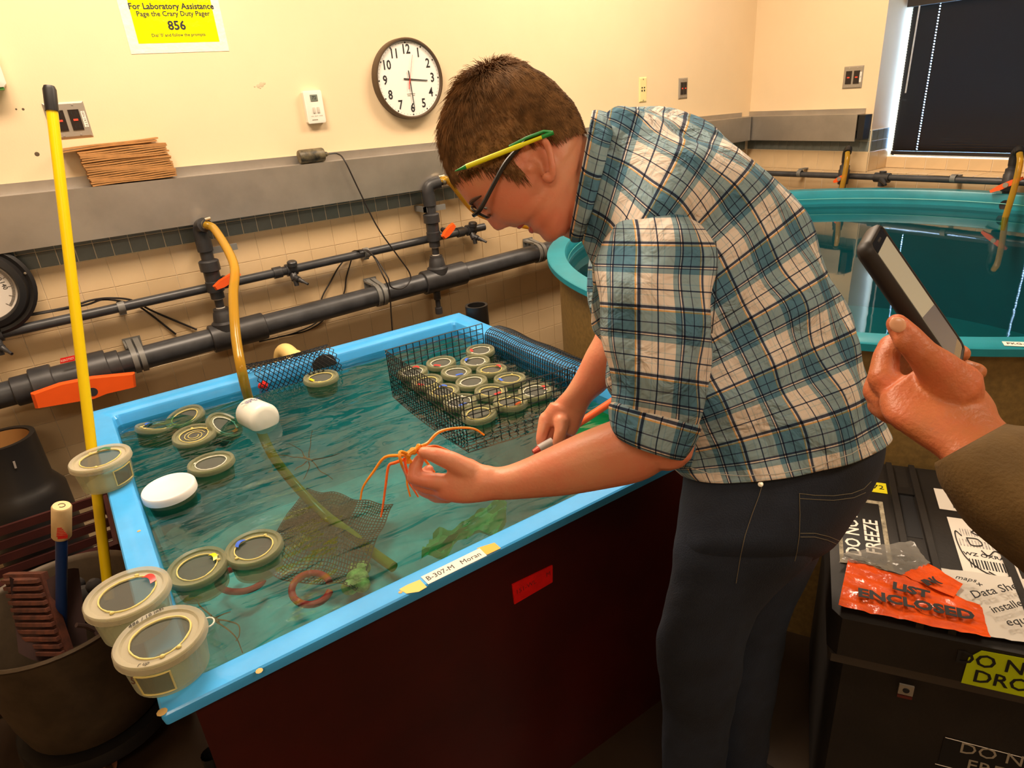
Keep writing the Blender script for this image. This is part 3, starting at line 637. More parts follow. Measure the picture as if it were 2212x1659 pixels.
# folded paper bags on the tray
b0 = Yp(200, 397, WB-.078); b1 = Yp(383, 378, WB-.078)
zt = 1.425+(1.352-1.425)*(b0.x+.15+1.2)/5.0+.003
random.seed(3)
for i in range(20):
    z0 = zt+i*.0066; lx = b0.x-.012*(i/20)-random.uniform(0, .006); rx = b1.x-.012*(i/20)+random.uniform(-.006, .003)
    top = i >= 18; dy = .012 if top else random.uniform(0, .004)
    if top: lx -= .045; rx -= .02
    tilt = (.010 if top else .0035)
    me = MB(); N = 6; th0 = .0060
    P = lambda u, v, dz_: Vector((lx+(rx-lx)*u, WB-.006-(.072-dy)*v+.0, z0+dz_+tilt*u+.0015*math.sin(6*u+i)))
    V = [P(u/N, 1, 0) for u in range(N+1)]+[P(u/N, 0, 0) for u in range(N, -1, -1)]
    T = [p+Vector((0, 0, th0*.86)) for p in V]
    me.rings([V, T])
    o = mk('paper_bag', me, M_KRAFT, None, False)
    if i == 19: tagit(o, 'topmost flattened brown paper bag, slid to the left on its stack', 'paper bag', 'flattened paper bags on the steel tray')
    else: tagit(o, 'flattened brown paper bag inside the neat stack on the steel tray', 'paper bag', 'flattened paper bags on the steel tray')
# ================================================================ the blue tank
TX0, TX1, TY0, TY1, RZ, WZ = -.078, 1.283, .920, 2.330, .780, .745
IX0, IX1, IY0, IY1 = -.020, 1.212, .972, 2.245
tank = root('holding_tank', 'large rectangular seawater tank with light blue rim and maroon front panel', 'tank', ((TX0+TX1)/2, (TY0+TY1)/2, 0))
def rrect(x0, x1, y0, y1, r, z, n=5):
    P = []
    for cx, cy, a0 in ((x1-r, y1-r, 0), (x0+r, y1-r, 90), (x0+r, y0+r, 180), (x1-r, y0+r, 270)):
        for k in range(n+1): a = math.radians(a0+90*k/n); P.append(Vector((cx+r*math.cos(a), cy+r*math.sin(a), z)))
    return P
IN = lambda e, r, z: rrect(IX0+e, IX1-e, IY0+e, IY1-e, r, z)
OU = lambda e, z: rrect(TX0+e, TX1-e, TY0+e, TY1-e, .006, z)
mk('rim', MB().rings([IN(.006, .02, WZ-.03), IN(.004, .02, RZ-.012), IN(0, .018, RZ-.003), IN(-.006, .018, RZ), OU(.004, RZ), OU(.001, RZ-.003), OU(0, RZ-.008), OU(.002, RZ-.022), OU(.006, RZ-.024), IN(-.012, .02, RZ-.024), IN(-.012, .02, WZ-.03)], False, False), M_RIM, tank, sharp=28)
TB = .30
mk('basin', MB().rings([IN(.006, .02, WZ-.03), IN(.03, .05, TB+.05), IN(.07, .08, TB)], False, True), M_TANKIN, tank)
mk('front_panel', MB().box((-.034, .936, .03), (1.228, .952, RZ-.0245)), M_RED, tank, False)
mk('side_panel', MB().box((-.034, .952, .03), (-.0225, 2.27, RZ-.0245)), M_RED, tank, False)
mk('side_panel', MB().box((1.2165, .952, .03), (1.228, 2.27, RZ-.0245)), M_RED, tank, False)
mk('back_panel', MB().box((-.0225, 2.258, .03), (1.2165, 2.27, RZ-.0245)), M_RED, tank, False)
mk('base_board', MB().box((-.034, .936, .0), (1.228, 2.27, .03)), M_RED, tank, False)
M_CHIP = mat('bare_fibreglass', (.62, .40, .14), .8)
mb = MB()
for (px, py, a_, b_) in ((350, 1541, .008, .005), (560, 1452, .006, .002), (300, 1150, .004, .003), (865, 1282, .004, .003)):
    p = Zp(px, py-3, RZ+.0004); mb.lathe([(0, .0004), (a_*.8, .0004), (a_, 0)], 9, p)
mk('paint_chips', mb, M_CHIP, tank)
# rim label: white strip, yellow and orange tape
e = Vector((1, 0, 0)); lp = Zp(912, 1262, RZ); lq = Zp(1050, 1192, RZ)
M_TAPEY = mat('yellow_tape', (.80, .55, .16), .7); M_TAPEO = mat('orange_tape', (.90, .42, .06), .6)
T = lambda pts, z: [Zp(x_, y_, RZ+z) for x_, y_ in pts]
def patch(name, pts, z, m, parent, th=.0004):
    P = T(pts, z); return mk(name, MB().rings([[p-Vector((0, 0, th)) for p in P], P]), m, parent, False)
patch('yellow_tape', [(862, 1273), (880, 1263), (907, 1252), (922, 1268), (905, 1278), (878, 1282)], .0006, M_TAPEY, tank)
patch('orange_tape', [(1030, 1184), (1068, 1172), (1082, 1184), (1052, 1198)], .0006, M_TAPEO, tank)
patch('name_label', [(909, 1246), (1036, 1184), (1052, 1200), (925, 1262)], .0010, M_PAPER, tank)
text('label_lettering', 'B-307-M   Moran', Zp(981, 1223, RZ+.0011), Zp(1036, 1197, RZ)-Zp(925, 1250, RZ), Vector((0, 1, 0)), .0180, M_INK, tank, ext=.0002, xs=.95, bold=.0)
# red plate on the front panel
rp_ = [PL(x_, y_, (0, .936, 0), (0, 1, 0)) for x_, y_ in ((1105, 1262), (1192, 1220), (1192, 1256), (1110, 1304))]
mk('red_plate', MB().rings([rp_, [p+Vector((0, -.003, 0)) for p in rp_]]), mat('red_plate', (.72, .006, .004), .4, var=.1, vs=40), tank, False)
text('plate_lettering', '151-WL      M', sum(rp_, Vector())/4+Vector((0, -.0034, .004)), (1, 0, .03), (0, 0, 1), .016, mat('worn_print', (.25, .01, .01), .6), tank, ext=.0002)
# overflow hole and supports
mk('overflow_hole', MB().lathe([(0, .001), (.045, .001), (.047, 0)], 24, (.66, IY1-.004, WZ+.0), (0, -1, 0)), M_INK, tank)
mk('leg', MB().lathe([(.025, 0), (.025, .05), (.02, .055), (.02, .28)], 14, (-.05, 1.3, 0)), M_BLACK, tank)
# water
M_WATER = bpy.data.materials.new('sea_water'); M_WATER.use_nodes = True; nt = M_WATER.node_tree; nt.nodes.clear()
out = nt.nodes.new('ShaderNodeOutputMaterial'); tr = nt.nodes.new('ShaderNodeBsdfTransparent'); tr.inputs[0].default_value = (.36, .69, .64, 1)
gl = nt.nodes.new('ShaderNodeBsdfGlossy'); gl.inputs['Roughness'].default_value = .03; gl.inputs[0].default_value = (1, 1, 1, 1)
fr = nt.nodes.new('ShaderNodeFresnel'); fr.inputs['IOR'].default_value = 1.45; mx = nt.nodes.new('ShaderNodeMixShader')
tcw = nt.nodes.new('ShaderNodeTexCoord'); mp = nt.nodes.new('ShaderNodeMapping'); mp.inputs['Rotation'].default_value = (0, 0, math.radians(-25)); mp.inputs['Scale'].default_value = (3.0, 9, 1)
nz = nt.nodes.new('ShaderNodeTexNoise'); nz.inputs['Scale'].default_value = 1.6; nz.inputs['Detail'].default_value = 2.5; nz.inputs['Distortion'].default_value = .6
bp_ = nt.nodes.new('ShaderNodeBump'); bp_.inputs['Strength'].default_value = .5; bp_.inputs['Distance'].default_value = .016
L = nt.links.new
L(tcw.outputs['Object'], mp.inputs[0]); L(mp.outputs[0], nz.inputs[0]); L(nz.outputs[0], bp_.inputs['Height'])
L(bp_.outputs[0], gl.inputs['Normal']); L(bp_.outputs[0], fr.inputs['Normal']); L(fr.outputs[0], mx.inputs[0]); L(tr.outputs[0], mx.inputs[1]); L(gl.outputs[0], mx.inputs[2]); L(mx.outputs[0], out.inputs[0])
mk('water', MB().rings([IN(.0065, .02, WZ-.001), IN(.0065, .02, WZ)], False, True), M_WATER, tank, False)
# ================================================================ jars
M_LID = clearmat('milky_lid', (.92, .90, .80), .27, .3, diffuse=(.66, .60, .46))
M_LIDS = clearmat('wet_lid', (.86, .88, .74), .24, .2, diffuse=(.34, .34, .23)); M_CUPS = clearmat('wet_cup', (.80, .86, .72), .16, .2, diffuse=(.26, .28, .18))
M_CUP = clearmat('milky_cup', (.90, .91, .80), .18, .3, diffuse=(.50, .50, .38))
M_LIDW = mat('white_lid', (.86, .84, .80), .35)
M_SCR = clearmat('nylon_screen', (.66, .66, .60), .30, .7, diffuse=(.16, .16, .14))
M_GLY = mat('yellow_glue', (.66, .56, .20), .4); M_GLW = mat('white_glue', (.66, .66, .56), .4)
TAGC = {'red': mat('red_tag', (.85, .03, .03), .35), 'blue': mat('blue_tag', (.03, .12, .65), .35), 'yellow': mat('yellow_tag', (.95, .68, .0), .35), 'green': mat('green_tag', (.03, .16, .08), .35), 'orange': mat('orange_tag', (.95, .16, .02), .35)}
def jar(label, loc, R=.0575, h=.062, tagc=None, taga=0, glue='y', rot=(0, 0, 0), white=False, screen=True, side=None, blobs=(), group=None, name='specimen_jar', tall=None, swirl=False):
    rnd = random.Random(hash((round(loc[0], 3), round(loc[1], 3))) & 0xffff)
    q = root(name, label, 'jar', loc, rot, group)
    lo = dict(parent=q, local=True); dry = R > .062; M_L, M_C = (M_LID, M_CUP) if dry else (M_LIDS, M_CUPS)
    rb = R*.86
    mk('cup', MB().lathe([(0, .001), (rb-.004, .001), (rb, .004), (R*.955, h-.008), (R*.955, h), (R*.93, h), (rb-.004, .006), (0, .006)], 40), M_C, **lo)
    rw = R*.67
    if white:
        mk('lid', MB().lathe([(0, h+.001), (R*.8, h+.001), (R*.86, h+.004), (R*1.0, h+.005), (R*1.04, h+.002), (R*1.05, h-.014), (R*1.0, h-.014)], 48), M_LIDW, **lo)
        return q
    prof = [(rw, h-.001), (R*.84, h-.001), (R*.88, h+.003), (R*1.0, h+.005), (R*1.035, h+.002), (R*1.045, h-.006), (R*1.05, h-.009), (R*1.0, h-.012), (R*.98, h-.003), (rw, h-.003)]
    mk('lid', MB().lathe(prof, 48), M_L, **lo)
    if screen: mk('mesh_screen', MB().lathe([(0, h-.0035), (rw+.004, h-.0035)], 32), M_SCR, **lo)
    gp = []
    for k in range(36):
        a = 2*math.pi*k/36; rr = rw*(1+.03*math.sin(3*a+rnd.random()*.8))+.0005; gp.append(Vector((rr*math.cos(a), rr*math.sin(a), h)))
    M_G = M_GLY if glue == 'y' else M_GLW
    mk('glue_bead', MB().tube(gp, [.0011*(1+.7*rnd.random()) for _ in gp], 6, closed=True), M_G, **lo)
    if swirl:
        sp = [Vector((rw*.8*(1-k/40)*math.cos(k*.5), rw*.8*(1-k/40)*math.sin(k*.5), h-.002)) for k in range(26)]
        mk('glue_bead', MB().tube(sp, .0011, 5), M_G, **lo)
    if blobs or rnd.random() < .8:
        for b_ in (blobs or [rnd.random()*360, rnd.random()*360]):
            a = math.radians(b_); mb_ = MB().ell((rw*1.08*math.cos(a), rw*1.08*math.sin(a), h+.001), (.0042, 0, 0), (0, .0032, 0), (0, 0, .0028), 10, 6)
            mk('glue_blob', mb_, M_G, **lo)
    if tagc:
        a = math.radians(taga); u = Vector((math.cos(a), math.sin(a), 0)); t = Vector((-u.y, u.x, 0)); c = u*rw*.98+Vector((0, 0, h+.003)); sl = .0125; sw = .0045
        if R > .062: sl, sw = .015, .0055
        mk('tag', MB().rings([[c+t*sl*(k/4)+u*(s_*sw)-u*(k/4)**2*.004+Vector((0, 0, .0028*(1-(k/4)**2)+d_)) for s_, d_ in ((-1, 0), (1, 0), (1, .0006), (-1, .0006))] for k in range(-4, 5)]), TAGC[tagc], label=tagc+' tag strip', **lo)
    if side is not None:
        a0 = math.radians(side); V = []
        arc = []
        for k in range(9): arc.append((a0-.42+.84*k/8, h*.18))
        for k in range(9): arc.append((a0+.42-.84*k/8, h*.74))
        rad = lambda z_: rb+(R*.955-rb)*(z_/h)
        pts = [Vector((math.cos(a)*(rad(z_)+.0012), math.sin(a)*(rad(z_)+.0012), z_)) for a, z_ in arc]
        mk('side_glue', MB().tube(pts, .0016, 6, closed=True), M_G, **lo)
        nn = MB(); n_ = 8
        R1 = [Vector((math.cos(a0-.40+.8*k/n_)*(rad(z_)+.0008), math.sin(a0-.40+.8*k/n_)*(rad(z_)+.0008), z_)) for z_ in (h*.19, h*.73) for k in range(n_+1)]
        nn.add(R1, [(k, k+1, n_+2+k, n_+1+k) for k in range(n_)])
        mk('side_screen', nn, M_SCR, **lo)
    return q
def toEye(p): d = EYE-Vector(p); return math.degrees(math.atan2(d.y, d.x))
# on the rim
def on_rim(px, py, back, **k):
    p = Zp(px, py, RZ); d = Vector((p.x, p.y, 0)).normalized(); c = p+d*back; return (c.x, c.y, RZ)
pA = on_rim(392, 1497, .059); jA = jar('largest clear jar, at the front corner of the rim, yellow blobs on lid', pA, R=.0665, h=.072, glue='y', blobs=(-95, -65), side=toEye(pA)-28)
mk('wire_loop', MB().tube([Vector((.069+.010*math.sin(t_*.5), .012*math.cos(t_*.5), .060)) for t_ in range(13)], .0014, 6, closed=False), M_GLW, jA, local=True)
text('lid_writing', '486 / 10 lost', (-.012, .0575, .0775), (1, .25, 0), (-.25, 1, 0), .011, M_INK, jA, local=True, ext=.0002, shear=.3)
text('lid_writing', 'r up', (-.030, -.052, .0775), (1, -.4, 0), (.4, 1, 0), .010, M_INK, jA, local=True, ext=.0002, shear=.3)
a_ = math.radians(toEye(pA)-58)
text('side_mark', '5', Vector((math.cos(a_)*.0635, math.sin(a_)*.0635, .044)), (-math.sin(a_), math.cos(a_), 0), (0, 0, 1), .022, mat('brown_ink', (.12, .05, .03), .6), jA, local=True, ext=.0003, shear=.2)
pB = on_rim(318, 1392, .061); jar('clear jar with a red tag on its lid, next to the front corner jar', pB, R=.0665, h=.072, tagc='red', taga=20, glue='y', blobs=(65, -125))
pC = on_rim(243, 1062, .052); jar('clear jar with dark green tag perched on left rim beside yellow pole', pC, R=.0665, h=.072, tagc='green', taga=72, glue='y', side=toEye(pC)+38)
# floating
def fl(px, py, z): p = Zp(px, py, z); return p
FJ = [((428, 1222), .062, dict(tagc='yellow', taga=10, glue='y', rot=(.05, -.04, 0)), 'floating jar with a bright yellow tag beside the left rim'),
      ((548, 1182), .066, dict(tagc='blue', taga=125, glue='y', rot=(.03, .0, 0), blobs=(40, 200)), 'floating jar with a blue tag over the sunken netting'),
      ((455, 1000), .060, dict(glue='w', rot=(-.03, .02, 0), blobs=(150,)), 'floating jar with a white glue ring behind the white lidded jar'),
      ((418, 938), .058, dict(glue='y', swirl=True, rot=(.10, .0, 0), side=None), 'floating jar with spiral glue lines, centre of the far left cluster'),
      ((328, 925), .050, dict(tagc='blue', taga=120, glue='y', rot=(-.15, .25, 0)), 'half sunken jar with a blue tag nearest the back left corner'),
      ((406, 896), .050, dict(glue='y', rot=(.12, -.20, 0), side=-80), 'half sunken untagged jar furthest back in the left cluster'),
      ((692, 815), .060, dict(tagc='yellow', taga=190, glue='y', rot=(.04, .02, 0)), 'lone floating jar with a yellow tag under the mesh roll')]
for (px, py), tz, kw, lab in FJ:
    h = .058; p = fl(px, py, WZ+.012); lift = WZ+.012-h if tz > .055 else WZ+.002-h
    if tz < .055: p = fl(px, py, WZ+.002)
    jar(lab, (p.x, p.y, lift), R=.0575, h=h, **kw)
p = fl(366, 1053, WZ+.030); jar('floating jar with a solid white lid by the left rim', (p.x, p.y, WZ+.030-.062), R=.0600, h=.062, white=True, rot=(.03, -.03, 0))
p = fl(474, 915, WZ+.002)
jar('floating jar tipped on its side with a white framed window and orange fleck', (p.x-.02, p.y, WZ-.045), R=.052, h=.06, glue='w', side=-100, tagc='orange', taga=-40, rot=(.5, .5, .2))
# white bottle
p = Zp(556, 898, WZ+.02)
bt = root('plastic_bottle', 'white plastic bottle floating on its side below the amber hose', 'bottle', p)
d0 = (Zp(600, 926, WZ+.02)-Zp(525, 880, WZ+.02)).normalized(); d0 = (d0+Vector((0, 0, .10))).normalized()
M_BOT = mat('bottle_white', (.80, .79, .70), .35, trans=0, sss=0)
rB = .047
mk('body', MB().lathe([(0, -.090), (.018, -.090), (.020, -.076), (.024, -.070), (rB-.008, -.060), (rB, -.046), (rB, .046), (rB-.003, .054), (rB-.010, .060), (rB-.020, .0625), (0, .0635)], 40, p, d0), M_BOT, bt)
n_ = (Vector((0, 0, 1))-d0*d0.z).normalized()
text('handwriting', 'Bouin\nParaplysemio\nsp.  5/92', p-d0*.012+n_*(rB+.0008)+d0.cross(n_)*.004, -n_.cross(d0)*1, -d0, .011, mat('blue_ink', (.03, .04, .25), .6), bt, ext=.0002, shear=.2)
# mesh basket
bz = WZ+.082; bb = .175
k4 = [Zp(833, 757, bz), Zp(1041, 699, bz), Zp(1242, 792, bz), Zp(999, 860, bz)]
BL_, BR_, FR_, FL_ = k4
bk = root('mesh_basket', 'black plastic mesh basket of jars hooked over the right rim', 'basket', ((BL_+FR_)/2)-Vector((0, 0, bb)))
dn = Vector((0, 0, -bb)); inw = .0
def side(A, B, bow=0, n=Vector((0, 0, 0))):
    return lambda u, v: A.lerp(B, u)+dn*v+n*bow*math.sin(math.pi*u)*(.4+.6*v)
W_ = .0018
def wires_side(name, A, B, bow, n, nu, nv=9):
    mk(name, MB().wires(side(A, B, bow, n), [i/nu for i in range(nu+1)], [j/nv for j in range(nv+1)], W_, 6, 4), M_MESH, bk, kind='stuff')
wires_side('back_mesh', BL_, BR_, .004, Vector((0, 1, 0)), 15)
wires_side('left_mesh', FL_, BL_, .010, Vector((-1, 0, 0)), 30)
wires_side('front_mesh', FL_, FR_, .004, Vector((0, -1, 0)), 14)
B0 = [q+dn for q in k4]
mk('bottom_mesh', MB().wires(lambda u, v: B0[0].lerp(B0[1], u).lerp(B0[3].lerp(B0[2], u), v), [i/15 for i in range(16)], [j/30 for j in range(31)], W_, 2, 4), M_MESH, bk, kind='stuff')
def drape(u, v):   # from the basket bottom up, over the rim and down outside
    y = BR_.y-.004+(FR_.y-BR_.y)*u; s_ = v*.305
    xi = IX1+.0+.003*math.sin(u*9)
    if s_ < .135: return Vector((xi-.012*(1-s_/.135)-.006, y, WZ-.09+s_))
    s_ -= .135; r = .035
    if s_ < .085:
        a = math.pi*s_/.085; return Vector((xi+.0355-.0415*math.cos(a)*1.0, y, RZ+.004+.020*math.sin(a)+.003*math.sin(u*14)))
    s_ -= .085; return Vector((xi+.077+.004, y, RZ+.004-s_))
mk('rim_drape', MB().wires(drape, [i/46 for i in range(47)], [j/19 for j in range(20)], W_, 26, 4), M_MESH, bk, kind='stuff')
for A in (BL_, FL_): mk('tie_wire', MB().tube([A+Vector((-.004, 0, .004)), A+Vector((.004, 0, -.004)), A+Vector((-.003, 0, -.012))], .0014, 5), M_BARB, bk)
BJ = [((1038, 761), 'red', 150, 'w', 'jar with red tag in the back corner of the basket against the right rim'),
      ((953, 783), 'red', 215, 'w', 'jar with red tag on its lower left, second row of the basket'),
      ((1017, 786), 'blue', 120, 'w', 'jar with blue strip on its far edge near the back of the basket'),
      ((893, 803), 'red', 40, 'w', 'jar with a red tag on its right edge by the back left basket corner'),
      ((963, 813), 'blue', 260, 'w', 'jar with blue strip on its near edge in the middle of the basket'),
      ((1045, 808), 'red', 10, 'y', 'jar with red tag at its right in the third row of the basket'),
      ((1001, 834), None, 0, 'w', 'jar without a tag in the centre of the basket'),
      ((1084, 829), 'blue', 165, 'y', 'jar with a small blue tag at left beside the untagged centre jar'),
      ((1137, 852), 'red', 350, 'w', 'jar with a bright white ring and red tag at the right of the basket'),
      ((899, 833), 'red', 200, 'y', 'yellow glued jar behind the left basket mesh'),
      ((948, 853), 'blue', 60, 'y', 'jar with blue tag behind the left mesh, half way forward'),
      ((1041, 860), 'red', 280, 'y', 'yellow ringed jar with red strip behind the front mesh'),
      ((1097, 884), 'orange', 285, 'y', 'jar with an orange strip low at the front of the basket'),
      ((985, 880), 'blue', 260, 'w', 'jar with blue strip behind the left mesh near the front corner'),
      ((1025, 905), None, 0, 'y', 'jar pressed into the front left corner of the basket')]
pts = []
for (px, py), tg, ta, g, lab in BJ:
    p = Zp(px, py, WZ+.014); pts.append([p.x, p.y])
for it in range(80):     # settle them side by side
    for i in range(len(pts)):
        for j in range(i):
            dx = pts[i][0]-pts[j][0]; dy = pts[i][1]-pts[j][1]; d = math.hypot(dx, dy); m_ = .1065
            if d < m_: k = (m_-d)/2/d; pts[i][0] += dx*k; pts[i][1] += dy*k; pts[j][0] -= dx*k; pts[j][1] -= dy*k
    for p in pts: p[0] = min(max(p[0], FL_.x+.053), IX1-.078); p[1] = min(max(p[1], FR_.y+.053+.05*0), BL_.y-.052)
for ((px, py), tg, ta, g, lab), p in zip(BJ, pts):
    jar(lab, (p[0], p[1], WZ+.014-.056), R=.0505, h=.056, tagc=tg, taga=ta, glue=g, group='jars floating in the mesh basket', rot=(random.uniform(-.05, .05), random.uniform(-.05, .05), 0))
# diamond mesh roll over the back rim
ml = root('mesh_roll', 'curled sheet of black diamond mesh hooked over the back rim', 'mesh sheet', (.66, 2.26, WZ))
A0 = Zp(562, 838, WZ+.01); A1 = Zp(738, 792, WZ+.01); AX = (A1-A0)
def rollP(s_, t_):     # s along, t around
    a = math.radians(200-235*t_); r = .062; L_ = A0.lerp(A1, s_)+Vector((0, .035, .03))
    r2 = r*(1+.06*math.sin(3*s_+t_*4))
    return L_+Vector((-.045*t_*0, 1, 0))*0+Vector((0, -math.cos(a-math.pi)*-r2*.9, math.sin(a-math.pi)*r2))
def rollP(s_, t_):
    a = math.radians(-25+235*t_); r2 = .060*(1+.05*math.sin(4*s_+5*t_)); c = A0.lerp(A1, s_)+Vector((-.028*t_, .048, .012))
    return c+Vector((0, -math.cos(a)*r2, math.sin(a)*r2))
mb = MB(); ND = 17; K = 11
for i in range(-K, ND+1):
    for dr in (1, -1):
        P_ = []
        for k in range(K*3+1):
            t_ = k/(K*3); s_ = (i+(K*t_ if dr > 0 else K*(1-t_)))/ND
            if 0 <= s_ <= 1: P_.append(rollP(s_, t_))
        if len(P_) > 2: mb.tube(P_, .0014, 4)
for t_ in (.0, 1.0): pass
mk('mesh_strands', mb, M_MESH, ml, kind='stuff')
p = Zp(568, 832, WZ+.012); rb_ = root('red_marker', 'small bright red ribbon knot at the end of the mesh roll', 'marker', p)
mb = MB()
for k in range(7): a = k*.9; mb.ell(p+Vector((math.cos(a)*.009, math.sin(a)*.008, .004*math.sin(2*a))), (.009, 0, 0), (0, .007, .002), (0, -.002, .009), 8, 6)
mk('knot', mb, TAGC['red'], rb_)
# pvc stub behind the tank
M_CREAMPVC = mat('cream_pvc', (.80, .58, .22), .4)
pc = Yp(622, 765, 2.46)
pv = root('drain_elbow', 'cream plastic pipe elbow behind the back rim of the blue tank', 'pipe fitting', (pc.x, pc.y, pc.z))
mk('pipe', MB().tube(smooth_path([pc+Vector((.012, -.03, -.012)), pc+Vector((0, .02, .006)), pc+Vector((-.012, .05, -.02)), pc+Vector((-.015, .055, -.10)), pc+Vector((-.015, .055, -.40)), Vector((pc.x-.015, pc.y+.055, 0))], 5), .031, 20), M_CREAMPVC, pv)
mk('collar', MB().lathe([(.031, 0), (.036, 0), (.036, .02), (.031, .02), (.027, .016), (.027, 0)], 24, pc+Vector((.012, -.03, -.012)), (.25, -1, -.3)), M_CREAMPVC, pv)
# dark standpipe right behind the tank, dark pump beside it
sp_ = root('standpipe', 'open black standpipe behind the right corner of the blue tank', 'pipe', (1.345, 2.29, 0))
mk('pipe', MB().lathe([(.047, 0), (.047, .806), (.037, .806), (.037, .5), (0, .5)], 28, (1.345, 2.29, 0)), M_BLACK, sp_)
pm = root('pump', 'dark pump housing in the shadow between the two tanks', 'pump', (1.62, 2.35, 0))
mk('housing', MB().lathe([(0, .12), (.10, .12), (.125, .2), (.13, .45), (.10, .54), (.05, .57), (.05, .60), (0, .60)], 24, (1.62, 2.35, -.12)), M_BLACK, pm)
mk('eye_bolt', MB().tube([Vector((1.62+.02*math.cos(t_), 2.35, .50+.02*math.sin(t_))) for t_ in [k*.52 for k in range(12)]], .006, 8, closed=True), M_BLACK, pm)
# ================================================================ under the water
M_NET = mat('sunken_net', (.03, .036, .022), .7)
def UW(px, py, z): return Zp(px, py, z)
nz_ = TB+.05
n0, n1, n2, n3 = UW(665, 1062, nz_), UW(850, 1098, nz_+.02), UW(770, 1285, nz_), UW(535, 1240, nz_)
net = root('netting', 'sheet of dark square-holed netting sunk on the tank floor', 'netting', (n0+n2)/2)
def netP(u, v):
    p = n0.lerp(n1, u).lerp(n3.lerp(n2, u), v); k = noise.noise(Vector((u*3, v*3, 1)))
    return p+Vector((.018*noise.noise(Vector((u*4, v*4, 5))), .018*noise.noise(Vector((u*4, v*4, 9))), .03*k+.015))
mk('net_strands', MB().wires(netP, [i/34 for i in range(35)], [j/30 for j in range(31)], .0021, 30, 4), M_NET, net, kind='stuff')
M_SHEET = clearmat('silted_net', (.5, .55, .42), .52, .8, diffuse=(.06, .07, .035))
mk('silted_area', MB().grid(lambda u, v: netP(u*.62+.0, v*.55)-Vector((0, 0, .004)), 16, 12), M_SHEET, net)
M_REDR = mat('red_rubber', (1.0, .015, .02), .5)
def ringt(px, py, w, h, a0, a1, lab, rr=.0095, z=TB+.07):
    P_ = []
    for k in range(25):
        a = math.radians(a0+(a1-a0)*k/24); P_.append(UW(px+w*math.cos(a), py-h*math.sin(a)+.25*w*math.cos(a)*-.4, z+.01*math.sin(3*a)))
    q = root('rubber_loop', lab, 'rubber ring', P_[0]); mk('loop', MB().tube(P_, rr, 10), M_REDR, q)
ringt(520, 1252, 50, 26, 100, 350, 'curved red rubber loop sunk under the blue tagged jar')
ringt(672, 1272, 42, 34, 20, 345, 'nearly closed red rubber ring on the netting, nearer the name label', .010)
sg_ = root('sponge', 'tan sponge lying on the tank floor beside the red ring', 'sponge', UW(770, 1255, TB+.04))
p = UW(772, 1250, TB+.05); mb = MB()
for (dx, dy, r) in ((0, 0, .034), (.03, .035, .026), (-.03, -.02, .026), (.012, .05, .020), (.0, -.035, .024)): mb.ell(p+Vector((dx, dy, 0)), (r, 0, 0), (0, r, 0), (0, 0, r*.8), 14, 9)
mk('body', mb, mat('sponge_tan', (.55, .38, .12), .9, var=.5, vs=40, bump=.8, bs=50), sg_)
M_GREEN = clearmat('green_net_cloth', (.05, .6, .2), .80, .6, diffuse=(.005, .26, .06))
g0, g1, g2, g3 = UW(905, 1215, .52), UW(1060, 1085, .56), UW(1095, 1085, .66), UW(1075, 1150, .66)
gn = root('dip_net', 'submerged green dip net by the front rim with an orange handle', 'dip net', g0)
mk('net_bag', MB().grid(lambda u, v: UW((905+187*u)*(1-v)+(935+160*u)*v, (1214-84*u+8*math.sin(u*9))*(1-v)+(1152-72*u+8*math.sin(u*7))*v, .60)+Vector((0, 0, .035*noise.noise(Vector((u*5, v*5, 0))))), 20, 12), M_GREEN, gn)
mk('net_bag', MB().grid(lambda u, v: UW(1205+110*u, 960-50*u-28*v, WZ-.05), 8, 3), M_GREEN, gn)
mk('handle', MB().tube([Zp(1190, 950, .72), Zp(1245, 918, .755), Zp(1330, 862, .80), Zp(1400, 812, .84)], .0105, 12), mat('orange_rod', (.75, .10, .012), .5), gn)
# sea spiders
M_SPI = mat('spider_orange', (.90, .30, .012), .42, var=.15, vs=30); M_SPIR = mat('spider_red', (.80, .14, .012), .45, var=.2, vs=30); M_SPID = mat('spider_dark', (.10, .045, .02), .6); M_SPIB = mat('spider_brown', (.38, .10, .03), .6)
def spider(fn, legs, body, lab, r, mb_, ml_, group=None, name='sea_spider'):
    q = root(name, lab, 'sea spider', fn(*body[0])); B_ = [fn(*b) for b in body]
    mk('body', MB().tube(smooth_path(B_, 4), [r*2.0*(1-.3*abs(i/(len(B_)*4-4)*2-1))+r*.5*math.sin(i*1.7) for i in range(len(smooth_path(B_, 4)))], 8), mb_, q)
    for i, lg in enumerate(legs):
        P_ = [fn(*a) for a in lg]; n_ = len(P_)
        if n_ > 2: PP = smooth_path(P_, 4)
        else: PP = P_
        mk('leg', MB().tube(PP, [r*(1.05-.55*k/(len(PP)-1)) for k in range(len(PP))], 7), ml_[i % len(ml_)], q)
    return q
D_ = .955
hz = lambda x, y, d=D_: C(780+x/6.9125, 900+y/6.9125, d)
